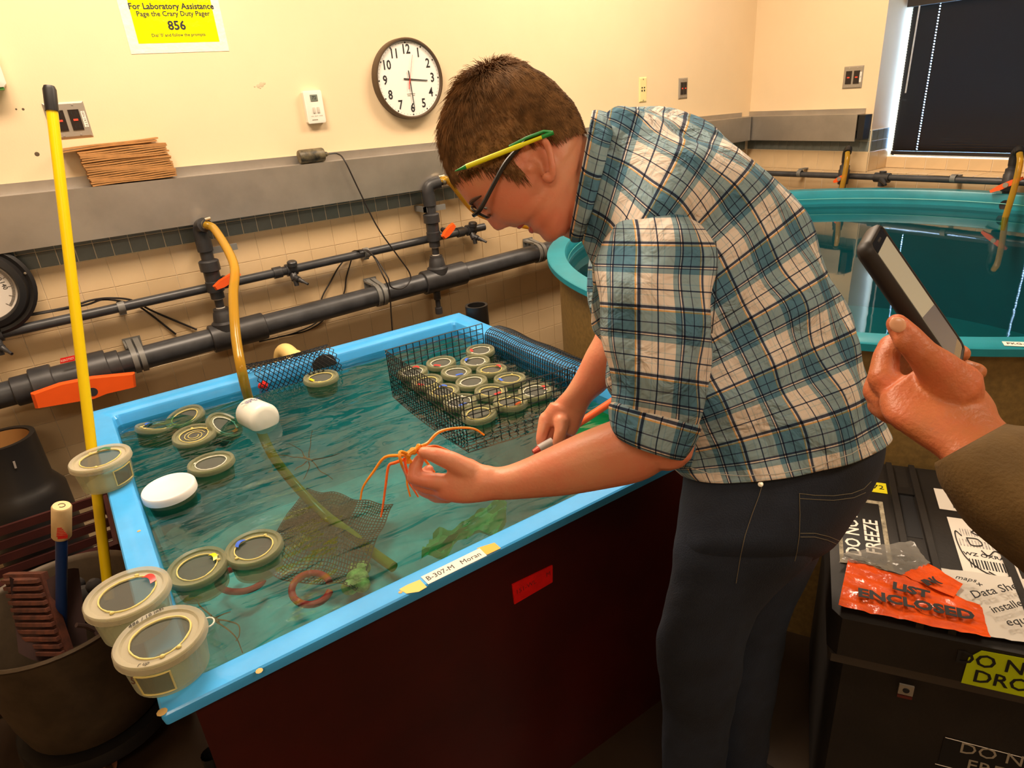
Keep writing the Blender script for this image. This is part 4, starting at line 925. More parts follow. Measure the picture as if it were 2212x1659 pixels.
spider(hz, [[(900, 440, .96), (1000, 390, .965), (1160, 230, .97), (1420, 170, .975), (1680, 180, .98), (1840, 275, .985)],
            [(900, 470, .965), (1020, 450, .97), (1150, 450, .985), (1400, 560, .99), (1500, 640, .995)],
            [(700, 570), (580, 580), (350, 610), (180, 830), (30, 1050), (-10, 1240)],
            [(640, 640, .97), (500, 690, .975), (410, 740, .975), (370, 1000, .975), (330, 1300, .97), (295, 1500, .97)],
            [(700, 560), (580, 530, .94), (600, 700, .94), (680, 900, .995), (690, 1020, 1.0), (735, 1195, 1.0)],
            [(700, 600, .97), (650, 640, .975), (680, 800, .995), (720, 980, 1.01), (780, 1080, 1.01), (855, 1200, 1.01)],
            [(820, 500, .97), (980, 680, .985), (1100, 830, .99)]],
       [(890, 430, .965), (800, 500, .96), (700, 570, .955), (720, 680, .96)], 'bright orange sea spider pinched between the mans fingers', .0026, M_SPI, [M_SPI, M_SPIR])
uz = lambda x, y, z=.62: UW(600+x/10.37, 900+y/10.37, z)
spider(uz, [[(650, 930), (580, 870), (540, 770), (420, 690), (250, 600)], [(700, 900), (700, 800), (735, 640), (740, 480), (775, 310)], [(600, 930), (450, 910), (340, 910), (200, 870), (0, 860)],
            [(650, 1000, .6), (550, 1090, .6), (440, 1140, .58), (380, 1200, .58)], [(690, 1010, .6), (710, 1110, .58), (640, 1290, .58), (580, 1400, .58)], [(760, 980, .6), (850, 1080, .6), (950, 1220, .6), (1100, 1300, .6), (1230, 1400, .6)],
            [(780, 960, .62), (1000, 930, .62), (1250, 870, .62), (1390, 820, .62)]], [(580, 910), (680, 950), (770, 980)], 'dark brown sea spider in the water above the netting, legs spread', .0020, M_SPIB, [M_SPID, M_SPID, M_SPID, M_SPIB])
vz = lambda x, y, z=.55: UW(240+x/5.53, 1200+y/5.53, z)
spider(vz, [[(1230, 760), (1380, 780), (1520, 830), (1530, 950), (1490, 1020)], [(1240, 780), (1390, 880), (1500, 990), (1570, 1160)], [(1230, 750), (1340, 700), (1430, 670)], [(1200, 720), (1060, 600), (1030, 540), (960, 500)]],
       [(1200, 740), (1260, 770), (1280, 800)], 'brown sea spider showing its legs beside the front corner jar', .0019, M_SPIB, [M_SPIB])
wz = lambda x, y, z=.6: UW(820+x/5.03, 680+y/5.03, z)
rs = root('red_bucket_lid', 'dull red plastic piece under water inside the back of the basket', 'plastic piece', wz(860, 430))
mk('piece', MB().bbox(wz(870, 440), (.05, 0, 0), (0, .04, 0), (0, 0, .008), .3), mat('dull_red', (.5, .05, .02), .6), rs)
# ================================================================ left corner: bucket, pole, crates
bc = Vector((-.275, 1.84, 0))
M_GALV = mat('old_galvanised', (.075, .052, .030), .5, metal=.3, var=.25, vs=12)
bu = root('tub_on_casters', 'dull metal tub of cleaning tools on casters left of the blue tank', 'bucket', bc)
mk('tub', MB().lathe([(0, .115), (.165, .115), (.175, .125), (.190, .2), (.215, .45), (.222, .455), (.226, .462), (.222, .468), (.214, .464), (.208, .455), (.184, .2), (.17, .14), (0, .13)], 48, bc), M_GALV, bu)
for k in range(5):
    a = math.radians(-98+72*k); c = bc+Vector((.165*math.cos(a), .165*math.sin(a), .032))
    ax = Vector((math.cos(a+.9), math.sin(a+.9), 0))
    q = mk('caster', MB().lathe([(.014, -.009), (.030, -.009), (.033, -.004), (.033, .004), (.030, .009), (.014, .009)], 22, c, ax, closed=True), mat('pink_rubber', (.50, .22, .13), .5), bu, label='worn pinkish caster wheel')
    mk('fork', MB().obox(c+ax*.013+Vector((0, 0, .03)), ax*.002, ax.cross(Vector((0, 0, 1)))*.008, (0, 0, .045)).obox(c-ax*.013+Vector((0, 0, .03)), ax*.002, ax.cross(Vector((0, 0, 1)))*.008, (0, 0, .045)), M_GALV, q, False)
mk('dolly_ring', MB().lathe([(.12, .07), (.20, .07), (.205, .08), (.20, .112), (.12, .112)], 32, bc, closed=True), M_BLACK, bu)
yp = root('yellow_pole', 'long yellow pole with black end cap standing in front of the left wall', 'pole', C(238, 1290, 1.66))
pt = C(106, 186, 1.58); pb = C(236, 1292, 1.74)
mk('shaft', MB().tube([pt.lerp(pb, .025), pb], .0125, 20), M_YEL, yp)
mk('end_cap', MB().tube([pt, pt.lerp(pb, .006), pt.lerp(pb, .045)], [.0115, .0145, .0142], 20), M_BLACK, yp, label='black rubber end cap')
h0 = C(133, 1092, 1.52); h1_ = C(133, 1350, 1.66)
hd = root('scraper_tool', 'tool with blue shaft and cream wooden grip standing in the tub', 'tool', h1_)
hv = (h1_-h0).normalized(); n_ = (h0-EYE).normalized(); ru0 = n_.cross(hv).normalized(); nn0 = hv.cross(ru0)
M_WOOD = mat('cream_wood', (.72, .52, .26), .5, var=.06, vs=30)
mk('grip', MB().lathe([(0, 0), (.018, .0), (.0205, .004), (.0205, .086), (.018, .090), (0, .090)], 26, h0, hv), M_WOOD, hd)
mk('shaft', MB().tube([h0+hv*.088, h1_+hv*.12], .0125, 16), mat('blue_shaft', (.006, .035, .16), .4), hd)
mk('end_mark', MB().tube([h0-hv*.0006+ru0*(.007*math.cos(t_))+nn0*(.007*math.sin(t_)) for t_ in [k*.5+.4 for k in range(11)]], .0008, 5), M_INK, hd)
nn_ = (hv*n_.dot(hv)-n_).normalized(); ru = n_.cross(hv).normalized(); cmk = h0+hv*.062+nn_*.0207
mb = MB()
for k in range(7): mb.obox(cmk-hv*.0045*(k-3)+ru*(.001*k-.002), ru*(.011-.0013*abs(k-1)), hv*(.0011 if k else .004), nn_*.0006)
mk('red_emblem', mb, mat('red_print', (.75, .03, .02), .5), hd, False, label='red striped emblem')
# brush block, glove and other tools
M_BRUSH = mat('brush_brown', (.085, .022, .010), .8, var=.4, vs=40)
brp = C(70, 1330, 1.62)
br = root('scrub_brush', 'ribbed reddish brown brush head leaning in the tub', 'brush', brp)
bu_ = (C(120, 1330, 1.62)-C(20, 1330, 1.66)).normalized(); bv_ = (C(110, 1440, 1.62)-C(50, 1262, 1.64)).normalized()
mk('block', MB().obox(brp+FW*.02, bu_*.062, bv_*.105, FW*.012), M_BRUSH, br, False)
for k in range(11):
    c = brp-bv_*.09+bv_*.0185*k; mk('bristle_row', MB().bbox(c+FW*.0, bu_*.058, FW*.010, bv_*.0068, .35), M_BRUSH, br)
gl_ = root('work_glove', 'crumpled dark glove lying among the tools in the tub', 'glove', C(190, 1300, 1.75))
mb = MB()
for (x_, y_, r) in ((185, 1290, .03), (205, 1268, .022), (168, 1262, .018), (222, 1290, .016), (190, 1330, .034)): mb.ell(C(x_, y_, 1.78), (r, 0, 0), (0, r*.8, 0), (0, 0, r*1.2), 12, 8)
mk('shell', mb, mat('dark_glove', (.035, .03, .028), .8), gl_)
sk = root('dark_sack', 'dark cloth hanging over the near edge of the tub', 'cloth', C(95, 1400, 1.58))
mk('cloth', MB().grid(lambda u, v: C(20+150*u+20*v, 1245+165*v+18*math.sin(u*5), 1.61+.06*u+.02*math.sin(u*7+v*3)), 14, 12), mat('dark_cloth', (.035, .014, .012), .9), sk)
mk('cloth_hem', MB().tube([C(165, 1350, 1.62), C(185, 1352, 1.64), C(205, 1362, 1.66), C(215, 1380, 1.66)], .006, 8), mat('dark_cloth2', (.05, .025, .02), .9), sk)
# red slatted crates behind the tub
M_CRATE = mat('dark_red_crate', (.045, .008, .006), .55, var=.3, vs=8)
cr0 = Vector((-.62, 2.36, 0))
for lv, lab in ((0, 'dark red slatted crate on the floor behind the tub, lower of two'), (1, 'dark red slatted crate stacked on another behind the tub')):
    z0 = .002+.215*lv; q = root('slatted_crate', lab, 'crate', cr0+Vector((.26, 0, z0)), group='dark red crates behind the tub')
    X0, X1, Y0_, Y1_ = -.66, -.115, 2.10, 2.52
    for k in range(4):
        za = z0+.012+.05*k
        mk('slat', MB().box((X0, Y0_, za), (X1, Y0_+.012, za+.030)), M_CRATE, q, False)
        mk('slat', MB().box((X1-.012, Y0_+.012, za), (X1, Y1_-.012, za+.030)), M_CRATE, q, False)
        mk('slat', MB().box((X0, Y1_-.012, za), (X1, Y1_, za+.030)), M_CRATE, q, False)
    for (x_, y_) in ((X0, Y0_), (X1-.02, Y0_), (X0, Y1_-.02), (X1-.02, Y1_-.02)): mk('corner_post', MB().box((x_-.002, y_-.002, z0), (x_+.022, y_+.022, z0+.212)), M_CRATE, q, False)
    for k in range(7): mk('bottom_slat', MB().box((X0+.01, Y0_+.03+.055*k, z0), (X1-.01, Y0_+.065+.055*k, z0+.010)), M_CRATE, q, False)
# tall black pipe with flared foot, tan inside
pz = Zp(22, 985, .50)
bp2 = root('drain_pipe', 'wide black upright drain pipe with a tan inside, left of the tank', 'pipe', (-.36, 2.70, 0))
mk('pipe', MB().lathe([(.135, 0), (.135, .42), (.118, .45), (.106, .47), (.104, .64), (.088, .64), (.088, .48)], 36, (-.36, 2.70, 0)), M_BLACK, bp2)
mk('tan_liner', MB().lathe([(.0865, .635), (.0865, .3), (0, .3)], 30, (-.36, 2.70, 0)), mat('tan_liner', (.40, .20, .06), .6), bp2)
mk('scuff', MB().obox((-.335, 2.5945, .575), (.003, 0, 0), (0, .001, 0), (.001, 0, .013)), mat('scuff_white', (.35, .32, .3), .8), bp2, False)
# ================================================================ round teal tank
GC = Vector((4.2335*.61, 2.2673*.61, 0)); GR = 2.018*.61; GZ = .99; GW = .905
gt = root('round_tank', 'big round teal seawater tank with tan outside behind the man', 'tank', GC)
NI = GR-.078
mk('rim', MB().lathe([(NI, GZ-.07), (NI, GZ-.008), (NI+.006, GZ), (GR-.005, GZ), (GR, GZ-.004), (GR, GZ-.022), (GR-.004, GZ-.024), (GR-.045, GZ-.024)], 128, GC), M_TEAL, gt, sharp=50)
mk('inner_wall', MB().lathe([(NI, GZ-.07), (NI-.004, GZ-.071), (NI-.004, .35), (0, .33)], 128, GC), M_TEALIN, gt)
mk('seam', MB().lathe([(NI-.0045, GZ-.042), (NI-.006, GZ-.044), (NI-.0045, GZ-.046)], 128, GC), mat('pale_teal', (.10, .45, .43), .4), gt)
mk('outer_wall', MB().lathe([(GR-.045, GZ-.024), (GR-.05, .5), (GR-.05, 0)], 128, GC), M_KHAKI, gt)
HA = min([k*.01 for k in range(-80, 60)], key=lambda a: abs(PX(GC+Vector((math.cos(a)*NI, math.sin(a)*NI, GZ-.05)))[0]-2172))
mk('inlet_hole', MB().lathe([(0, 0), (.022, 0), (.026, .002)], 20, GC+Vector((math.cos(HA), math.sin(HA), 0))*(NI-.002)+Vector((0, 0, GZ-.052)), (-math.cos(HA), -math.sin(HA), 0)), M_INK, gt)
M_WATER2 = M_WATER.copy(); M_WATER2.name = 'still_water'
for n_2 in M_WATER2.node_tree.nodes:
    if n_2.type == 'BUMP': n_2.inputs['Strength'].default_value = .008
    if n_2.type == 'BSDF_TRANSPARENT': n_2.inputs[0].default_value = (.30, .90, .86, 1)
mk('water', MB().lathe([(NI-.0045, GW), (0, GW)], 96, GC), M_WATER2, gt)
def on_rim2(px, py): return Zp(px, py, GZ+.001)
P = [on_rim2(a, b_) for a, b_ in ((2164, 738), (2260, 741), (2260, 751), (2170, 747))]
mk('name_tape', MB().rings([P, [p+Vector((0, 0, .0008)) for p in P]]), M_PAPER, gt, False)
text('tape_lettering', 'PKG-OH9', on_rim2(2212, 744)+Vector((0, 0, .0012)), P[1]-P[0], (0, 1, 0), .016, M_INK, gt, ext=.0002)
def on_wall2(px, py):   # on the round outer wall
    r = ray(px, py); o = EYE-GC; a = r.x*r.x+r.y*r.y; b_ = o.x*r.x+o.y*r.y; c = o.x*o.x+o.y*o.y-(GR-.052)**2
    return EYE+r*((-b_-math.sqrt(max(b_*b_-a*c, 0)))/a)
P = [on_wall2(a, b_) for a, b_ in ((2151, 803), (2225, 806), (2225, 826), (2146, 822))]
off = (EYE-P[0]).normalized()*.002
mk('wall_label', MB().rings([P, [p+off for p in P]]), mat('grey_label', (.42, .38, .36), .6), gt, False)
mb = MB()
for (a, b_, c_, d_) in ((2160, 810, 2200, 812), (2158, 814, 2185, 815), (2156, 817, 2168, 818)):
    mb.tube([on_wall2(a, b_)+off*1.6, on_wall2(c_, d_)+off*1.6], .0012, 4)
mk('printed_lines', mb, M_INK, gt)
# ================================================================ shipping cases
cu = Vector((.84, .5426, 0)).normalized(); cv = Vector((cu.y, -cu.x, 0)); cO = Vector((1.006, .492, 0)); CZ = Vector((0, 0, 1))
LZ = .655; CL, CW = .62, .50
def cp(u, v, z): return cO+cu*u+cv*v+CZ*z
def cbox(u0, u1, v0, v1, z0, z1): return ((cp((u0+u1)/2, (v0+v1)/2, (z0+z1)/2)), cu*((u1-u0)/2), cv*((v1-v0)/2), CZ*((z1-z0)/2))
M_CASE = mat('case_black', (.011, .008, .006), .62, var=.3, vs=8, bump=.1, bs=150); M_CASEW = mat('case_worn', (.022, .017, .012), .5, var2=(.10, .08, .045), var=.2, vs=26)
cs = root('shipping_case', 'big black plastic shipping case covered in labels at the lower right', 'case', cp(CL/2, CW/2, 0))
mk('base', MB().bbox(*cbox(.02, CL-.02, .02, CW-.02, .0, LZ-.115), .06), M_CASE, cs)
mk('lip', MB().bbox(*cbox(.004, CL-.004, .004, CW-.004, LZ-.128, LZ-.108), .02), mat('case_lip', (.05, .04, .032), .5), cs)
mk('lid', MB().bbox(*cbox(0, CL, 0, CW, LZ-.108, LZ-.010), .07), M_CASE, cs)
for v_ in (.145, .196, .330, .44): mk('lid_rib', MB().bbox(cp(CL/2, v_, LZ-.006), cv*.007, CZ*.007, cu*(CL/2-.012), .1), M_CASE, cs)
for u_ in (.10,): mk('lid_ridge', MB().bbox(cp(u_+.045, .37, LZ-.009), cu*.012, CZ*.006, cv*.12, .1), M_CASEW, cs)
mk('handle_well', MB().obox(*cbox(.30, .48, .156, .186, LZ-.0098, LZ-.0092)), M_INK, cs, False)
mk('handle_slot', MB().obox(*cbox(.47, .50, .152, .190, LZ-.010, LZ-.004)), M_BLACK, cs, False)
def lab(name, u0, u1, v0, v1, m, z=LZ-.0085, th=.0008): return mk(name, MB().obox(*cbox(u0, u1, v0, v1, z, z+th)), m, cs, False)
M_WORNL = mat('worn_label', (.30, .26, .18), .8, var=.5, vs=60); M_YL = mat('yellow_label', (.85, .75, .02), .5); M_LIME = mat('lime_label', (.52, .66, .0), .5)
lab('worn_border', .165, .425, .018, .118, M_WORNL); lab('black_label', .18, .41, .026, .108, M_BLACK, LZ-.0076)
text('label_lettering', 'DO NOT', cp(.275, .047, LZ-.0066), cu, -cv, .042, M_PAPER, cs, ext=.0002, xs=.95, bold=.0006)
text('label_lettering', 'FREEZE', cp(.275, .087, LZ-.0066), cu, -cv, .042, M_PAPER, cs, ext=.0002, xs=.95, bold=.0006)
lab('number_label', .465, .512, .05, .132, M_YL); text('label_lettering', '7 672', cp(.489, .097, LZ-.0074), cv, cu, .026, M_INK, cs, ext=.0002)
M_SMUDGE = mat('grey_paper', (.42, .38, .36), .7, var=.5, vs=90)
lab('shipping_label', .19, .40, .245, .345, M_PAPER); lab('shipping_label', .43, .52, .235, .33, M_PAPER)
for (a, b_, c, d) in ((.335, .36, .262, .33), (.295, .32, .255, .335), (.222, .252, .262, .335)):
    for k in range(14): mk('bar', MB().obox(*cbox(a, b_, c+(d-c)*k/14, c+(d-c)*(k+.35+.35*((k*7) % 3)/3)/14, LZ-.0077, LZ-.0074)), M_SMUDGE if a > .29 else M_INK, cs, False)
text('label_lettering', 'WZ ÖXRA', cp(.268, .292, LZ-.0073), cv, cu, .0155, M_INK, cs, ext=.0002, bold=.0002)
text('label_lettering', '1-1B', cp(.445, .275, LZ-.0073), cv, cu, .014, M_INK, cs, ext=.0002)
def scrib(name, pts, r=.0011, z=LZ-.0062): return mk(name, MB().tube(smooth_path([cp(a, b_, z) for a, b_ in pts], 6), r, 5), M_INK, cs)
scrib('pen_line', [(.33, .262), (.345, .252), (.30, .250), (.25, .258), (.21, .285), (.19, .335)])
scrib('pen_line', [(.375, .285), (.365, .300), (.35, .283), (.34, .30), (.36, .315)]); scrib('pen_line', [(.325, .27), (.30, .275), (.305, .295), (.325, .29), (.325, .27)])
scrib('pen_line', [(.285, .29), (.27, .30), (.29, .315), (.275, .33)]); scrib('pen_line', [(.215, .29), (.20, .31), (.215, .33), (.20, .345)])
# orange packing pouch
M_POUCH = mat('orange_pouch', (.90, .10, .012), .18, var=.18, vs=18, bump=1.0, bs=30, coat=.5)
M_PCLR = clearmat('crumpled_clear', (.75, .75, .72), .35, .12, bump=1.0, diffuse=(.35, .33, .30))
M_PWH = mat('white_pouch', (.72, .68, .62), .2, bump=.5, bs=20, coat=.4)
zq = LZ+.004
def zl(pts, z=zq): return [Zp(a, b_, z) for a, b_ in pts]
def sheet(name, q, m, amp=.004, z=zq, n=16, lift=0):
    a, b_, c, d = zl(q, z)
    return mk(name, MB().grid(lambda u, v: a.lerp(b_, u).lerp(d.lerp(c, u), v)+CZ*(lift+amp*noise.noise(Vector((u*7, v*6, a.x*9)))+amp*.6*noise.noise(Vector((u*19, v*17, 2)))), n, n), m, pch)
pch = root('packing_pouch', 'crumpled orange packing list pouch stuck on the front of the case lid', 'pouch', Zp(1960, 1290, zq))
sheet('orange_film', [(1833, 1204), (2118, 1305), (2140, 1379), (1811, 1308)], M_POUCH, .005, zq, 22)
sheet('orange_film', [(1945, 1240), (2005, 1216), (2080, 1262), (2060, 1290)], M_POUCH, .003, zq+.003, 8)
sheet('white_sheet', [(2030, 1226), (2290, 1262), (2290, 1400), (2118, 1372)], M_PWH, .002, zq-.005, 10)
sheet('clear_film', [(1815, 1196), (1968, 1166), (2010, 1218), (1945, 1243)], M_PCLR, .006, zq+.003, 12)
sheet('clear_film', [(1812, 1215), (1830, 1190), (1945, 1240), (1860, 1215)], M_PCLR, .004, zq+.002, 8)
def tz(name, s_, px, py, qx, qy, size, m=M_INK, z=zq+.0075, **k):
    a, b_ = Zp(px, py, z), Zp(qx, qy, z); xd = b_-a; return text(name, s_, (a+b_)/2, xd, Vector((-xd.y, xd.x, 0)), size, m, pch, ext=.0003, **k)
tz('pouch_lettering', 'LIST', 1930, 1265, 2005, 1285, .030, bold=.0014, xs=1.15)
tz('pouch_lettering', 'ENCLOSED', 1880, 1285, 2075, 1325, .034, bold=.0014, xs=1.12)
tz('pouch_lettering', 'IN(', 1990, 1262, 2030, 1250, .022, bold=.0012)
tz('handwriting', 'maps', 2060, 1245, 2110, 1255, .017, shear=.4); tz('handwriting', '+', 2110, 1262, 2122, 1264, .022)
tz('handwriting', 'Data She', 2080, 1290, 2210, 1262, .027, shear=.3); tz('handwriting', 'installed', 2125, 1322, 2230, 1296, .024, shear=.3); tz('handwriting', 'equip', 2165, 1346, 2240, 1336, .026, shear=.3)
# front labels and latch
fn_ = -cu
fp = lambda px, py, e=0: PL(px, py, cp(-e, 0, 0), fn_)
FF = [fp(a, b_, .001) for a, b_ in ((2092, 1420), (2120, 1405), (2300, 1438), (2300, 1525), (2076, 1474))]
mk('lime_label', MB().rings([FF, [p-cu*.0008 for p in FF]]), M_LIME, cs, False)
c1 = fp(2175, 1440, .002); c2 = fp(2195, 1475, .002); fx = (fp(2260, 1455, .002)-fp(2110, 1425, .002)).normalized()
text('label_lettering', 'DO NOT', fp(2180, 1441, .0024), fx, CZ, .040, M_INK, cs, ext=.0003, bold=.0005)
text('label_lettering', 'DROP', fp(2178, 1476, .0024), fx, CZ, .040, M_INK, cs, ext=.0003, bold=.0005)
lc = fp(1957, 1490, .001)
mk('latch_plate', MB().obox(lc, cv*.0125, CZ*.012, cu*.002), M_STEEL2, cs, False)
mk('latch_pin', MB().lathe([(0, .0035), (.0055, .0035), (.006, .002)], 14, lc, fn_), M_INK, cs)
mk('latch_bar', MB().obox(lc-CZ*.018, cv*.0125, CZ*.003, cu*.002), mat('rust_red', (.10, .015, .008), .6), cs, False)
FP2 = lambda px, py, e=.0: PL(px, py, cp(.02-e, 0, 0), fn_)
L2 = [FP2(a, b_, .001) for a, b_ in ((2040, 1590), (2300, 1660), (2300, 1760), (2015, 1690))]
mk('dark_label', MB().rings([L2, [p-cu*.0006 for p in L2]]), M_BLACK, cs, False)
mk('label_border', MB().tube([FP2(2042, 1593, .002), FP2(2300, 1660, .002)], .0008, 4).tube([FP2(2020, 1650, .002), FP2(2200, 1697, .002)], .0008, 4), M_PAPER, cs, False)
fx2 = (FP2(2240, 1655, .002)-FP2(2090, 1620, .002)).normalized()
M_DIMW = mat('dim_white', (.32, .28, .22), .7)
text('label_lettering', 'DO NOT', FP2(2180, 1640, .0024), fx2, CZ, .040, M_DIMW, cs, ext=.0003); text('label_lettering', 'FREEZE', FP2(2172, 1672, .0024), fx2, CZ, .040, M_DIMW, cs, ext=.0003)
# ================================================================ people
def remesh(mb, vox, name, m, parent, sm=6, fac=.5):
    me = bpy.data.meshes.new('tmp'); me.from_pydata([tuple(v) for v in mb.v], [], mb.f); me.update()
    o = bpy.data.objects.new('tmp', me); COL.objects.link(o)
    r = o.modifiers.new('r', 'REMESH'); r.mode = 'VOXEL'; r.voxel_size = vox; r.adaptivity = 0
    s = o.modifiers.new('s', 'SMOOTH'); s.factor = fac; s.iterations = sm
    bpy.context.view_layer.update()
    out = bpy.data.meshes.new_from_object(o.evaluated_get(bpy.context.evaluated_depsgraph_get())); bpy.data.objects.remove(o)
    out.materials.clear(); out.materials.append(m); out.shade_smooth()
    return mk(name, None, m, parent, mesh=out)
M_SKIN = mat('skin', (.78, .34, .19), .45, var=.10, vs=14, var2=(.74, .23, .13), bump=.12, bs=220, sss=.12)
M_SKIN2 = mat('skin_tanned', (.56, .185, .06), .45, var=.12, vs=20, var2=(.58, .15, .06), bump=.25, bs=260, sss=.1)
# plaid cloth, driven by the cloth's own lengthwise and crosswise measure
def plaid(name):
    m = bpy.data.materials.new(name); m.use_nodes = True; nt = m.node_tree; b = nt.nodes['Principled BSDF']; b.inputs['Roughness'].default_value = .85; b.inputs['Specular IOR Level'].default_value = .15
    uv = nt.nodes.new('ShaderNodeUVMap'); uv.uv_map = 'UVMap'; sp = nt.nodes.new('ShaderNodeSeparateXYZ'); nt.links.new(uv.outputs[0], sp.inputs[0])
    W = (.86, .79, .72); G = (.22, .37, .46); K = (.035, .045, .085); O = (.80, .42, .12); L_ = (.62, .66, .66); D = (.28, .25, .25)
    seq = [(0, W), (.12, L_), (.135, W), (.205, K), (.226, W), (.29, L_), (.305, W), (.415, W), (.43, L_), (.45, K), (.495, W), (.51, O), (.53, G), (.69, K), (.705, G), (.84, K), (.868, W), (.885, K), (.90, G), (.975, W)]
    outs = []
    for ax, ofs in (('X', 0.0), ('Y', .37)):
        a = nt.nodes.new('ShaderNodeMath'); a.operation = 'MULTIPLY_ADD'; a.inputs[1].default_value = 1/.092; a.inputs[2].default_value = ofs+10; nt.links.new(sp.outputs[ax], a.inputs[0])
        f = nt.nodes.new('ShaderNodeMath'); f.operation = 'FRACT'; nt.links.new(a.outputs[0], f.inputs[0])
        r = nt.nodes.new('ShaderNodeValToRGB'); r.color_ramp.interpolation = 'CONSTANT'; el = r.color_ramp.elements
        el[0].position = 0; el[0].color = (*seq[0][1], 1); el[1].position = seq[1][0]; el[1].color = (*seq[1][1], 1)
        for p_, c_ in seq[2:]: e_ = el.new(p_); e_.color = (*c_, 1)
        nt.links.new(f.outputs[0], r.inputs[0]); outs.append(r.outputs[0])
    mx = nt.nodes.new('ShaderNodeMix'); mx.data_type = 'RGBA'; mx.blend_type = 'MULTIPLY'; mx.inputs[0].default_value = 1
    nt.links.new(outs[0], mx.inputs[6]); nt.links.new(outs[1], mx.inputs[7])
    gm = nt.nodes.new('ShaderNodeGamma'); gm.inputs[1].default_value = .80; nt.links.new(mx.outputs[2], gm.inputs[0]); nt.links.new(gm.outputs[0], b.inputs['Base Color'])
    tc = nt.nodes.new('ShaderNodeTexCoord'); n1 = nt.nodes.new('ShaderNodeTexNoise'); n1.inputs['Scale'].default_value = 22; n1.inputs['Detail'].default_value = 3; n1.inputs['Distortion'].default_value = 1.2
    nt.links.new(tc.outputs['Object'], n1.inputs[0]); bm = nt.nodes.new('ShaderNodeBump'); bm.inputs['Strength'].default_value = .8; bm.inputs['Distance'].default_value = .016
    nt.links.new(n1.outputs[0], bm.inputs['Height']); nt.links.new(bm.outputs[0], b.inputs['Normal'])
    MATS[name] = m; return m
M_PLAID = plaid('teal_plaid_cloth')
M_DENIM = mat('dark_denim', (.007, .012, .026), .8, var=.35, vs=6, bump=.35, bs=400, var2=(.013, .022, .044)); M_STITCH = mat('denim_stitch', (.20, .17, .11), .8)
def sect_interp(secs, k):
    cols = list(zip(*secs)); outc = [lerp_path(list(c), k) for c in cols]; return list(zip(*outc))
def loft(secs, n=48, k=6, wr=0.0, wf=(5, 9), ex=2.0, seed=0, uvoff=0, folds=()):
    """secs: (Lx,Ly,Rx,Ry,dist,halfdepth,tiltx,tilty) - outline points left and right, distance from the lens, half thickness"""
    S_ = sect_interp(secs, k); R = []; UVs = []; vlen = 0; pc = None
    for i, s in enumerate(S_):
        Lx, Ly, Rx, Ry, d, hd, tx_, ty_ = s
        A0_ = C(Lx, Ly, d); B0_ = C(Rx, Ry, d); c = (A0_+B0_)/2; a = (B0_-A0_)/2
        mxp = (Lx+Rx)/2; myp = (Ly+Ry)/2
        b = C(mxp+tx_, myp+ty_, d-hd)-c
        if pc is not None: vlen += (c-pc).length
        pc = c; ring = []; u = 0; us = [0]
        for q in range(n):
            th = 2*math.pi*q/n; ct, st = math.cos(th), math.sin(th)
            x_ = math.copysign(abs(ct)**(2/ex), ct); y_ = math.copysign(abs(st)**(2/ex), st)
            p = c+a*x_+b*y_
            if wr:
                w_ = wr*noise.noise(Vector((th/1.0*wf[0]*.35+seed, vlen*wf[1], seed)))+wr*.5*noise.noise(Vector((math.cos(th)*3, vlen*wf[1]*2.3, math.sin(th)*3+seed)))
                for (f0, f1, am, ph) in folds: w_ += am*math.sin(f0*th+f1*vlen+ph)
                p = p+(a*ct+b*st).normalized()*w_
            ring.append(p)
        for q in range(n): us.append(us[-1]+(ring[(q+1) % n]-ring[q]).length)
        half = us[n//4]
        R.append(ring); UVs.append([(x_-half+uvoff, vlen) for x_ in us])
    return R, UVs
def cloth(name, secs, m, parent, n=48, k=6, cap0=False, cap1=False, solid=.002, label=None, **kw):
    R, U = loft(secs, n, k, **kw); mb = MB().rings(R, cap0, cap1, U)
    o = mk(name, mb, m, parent, label=label)
    if solid: s = o.modifiers.new('thickness', 'SOLIDIFY'); s.thickness = solid; s.offset = -1
    return o, mb
man = root('person', 'man in teal plaid shirt and jeans with glasses bending over the blue tank', 'person', (.93, .62, 0))
# ---------------- head
DH = .96; HO = (1110, 320); PXM = DH/FPX; HR = C(*HO, DH)
fa = Vector((-.55, .835)); ub = Vector((-.835, -.55))
FA = (RT*fa.x-UP*fa.y); UB = (RT*ub.x-UP*ub.y)
lat = (EYE-HR).normalized()     # towards the lens: his left ear
def hp_(px, py): d = Vector((px-HO[0], py-HO[1])); return d.dot(fa), d.dot(ub)
def hw(a, b_, y=0.0): return HR+FA*(a*PXM)+UB*(b_*PXM)+lat*y     # a forward, b up in picture units, y sideways in metres
front_px = [(973, 387), (985, 405), (1004, 430), (1019, 444), (1030, 458), (1044, 470), (1050, 474), (1056, 482), (1066, 495), (1074, 499), (1086, 496.5), (1094, 489.5), (1102, 488), (1110, 492), (1122, 491), (1132, 485), (1139, 484), (1143, 492), (1149, 501.5), (1155, 504), (1164, 503), (1169, 511), (1175, 519), (1184, 524), (1195, 522), (1212, 508)]
base_px = [(973, 387), (985, 405), (1004, 430), (1019, 444), (1030, 455), (1044, 461), (1052, 464), (1060, 468), (1070, 473), (1080, 478), (1090, 482), (1097, 485), (1104, 486), (1110, 489), (1122, 488), (1132, 484), (1139, 484), (1143, 489), (1149, 497), (1155, 500), (1164, 501), (1169, 508), (1175, 516), (1184, 521), (1195, 520), (1212, 508)]
FPR = sorted([hp_(*p) for p in front_px], key=lambda t: t[1]); BPR = sorted([hp_(*p) for p in base_px], key=lambda t: t[1])
top = [(77, 126), (100, 108), (125, 84), (145, 56), (158, 28), (166, 0), (170, -30)]
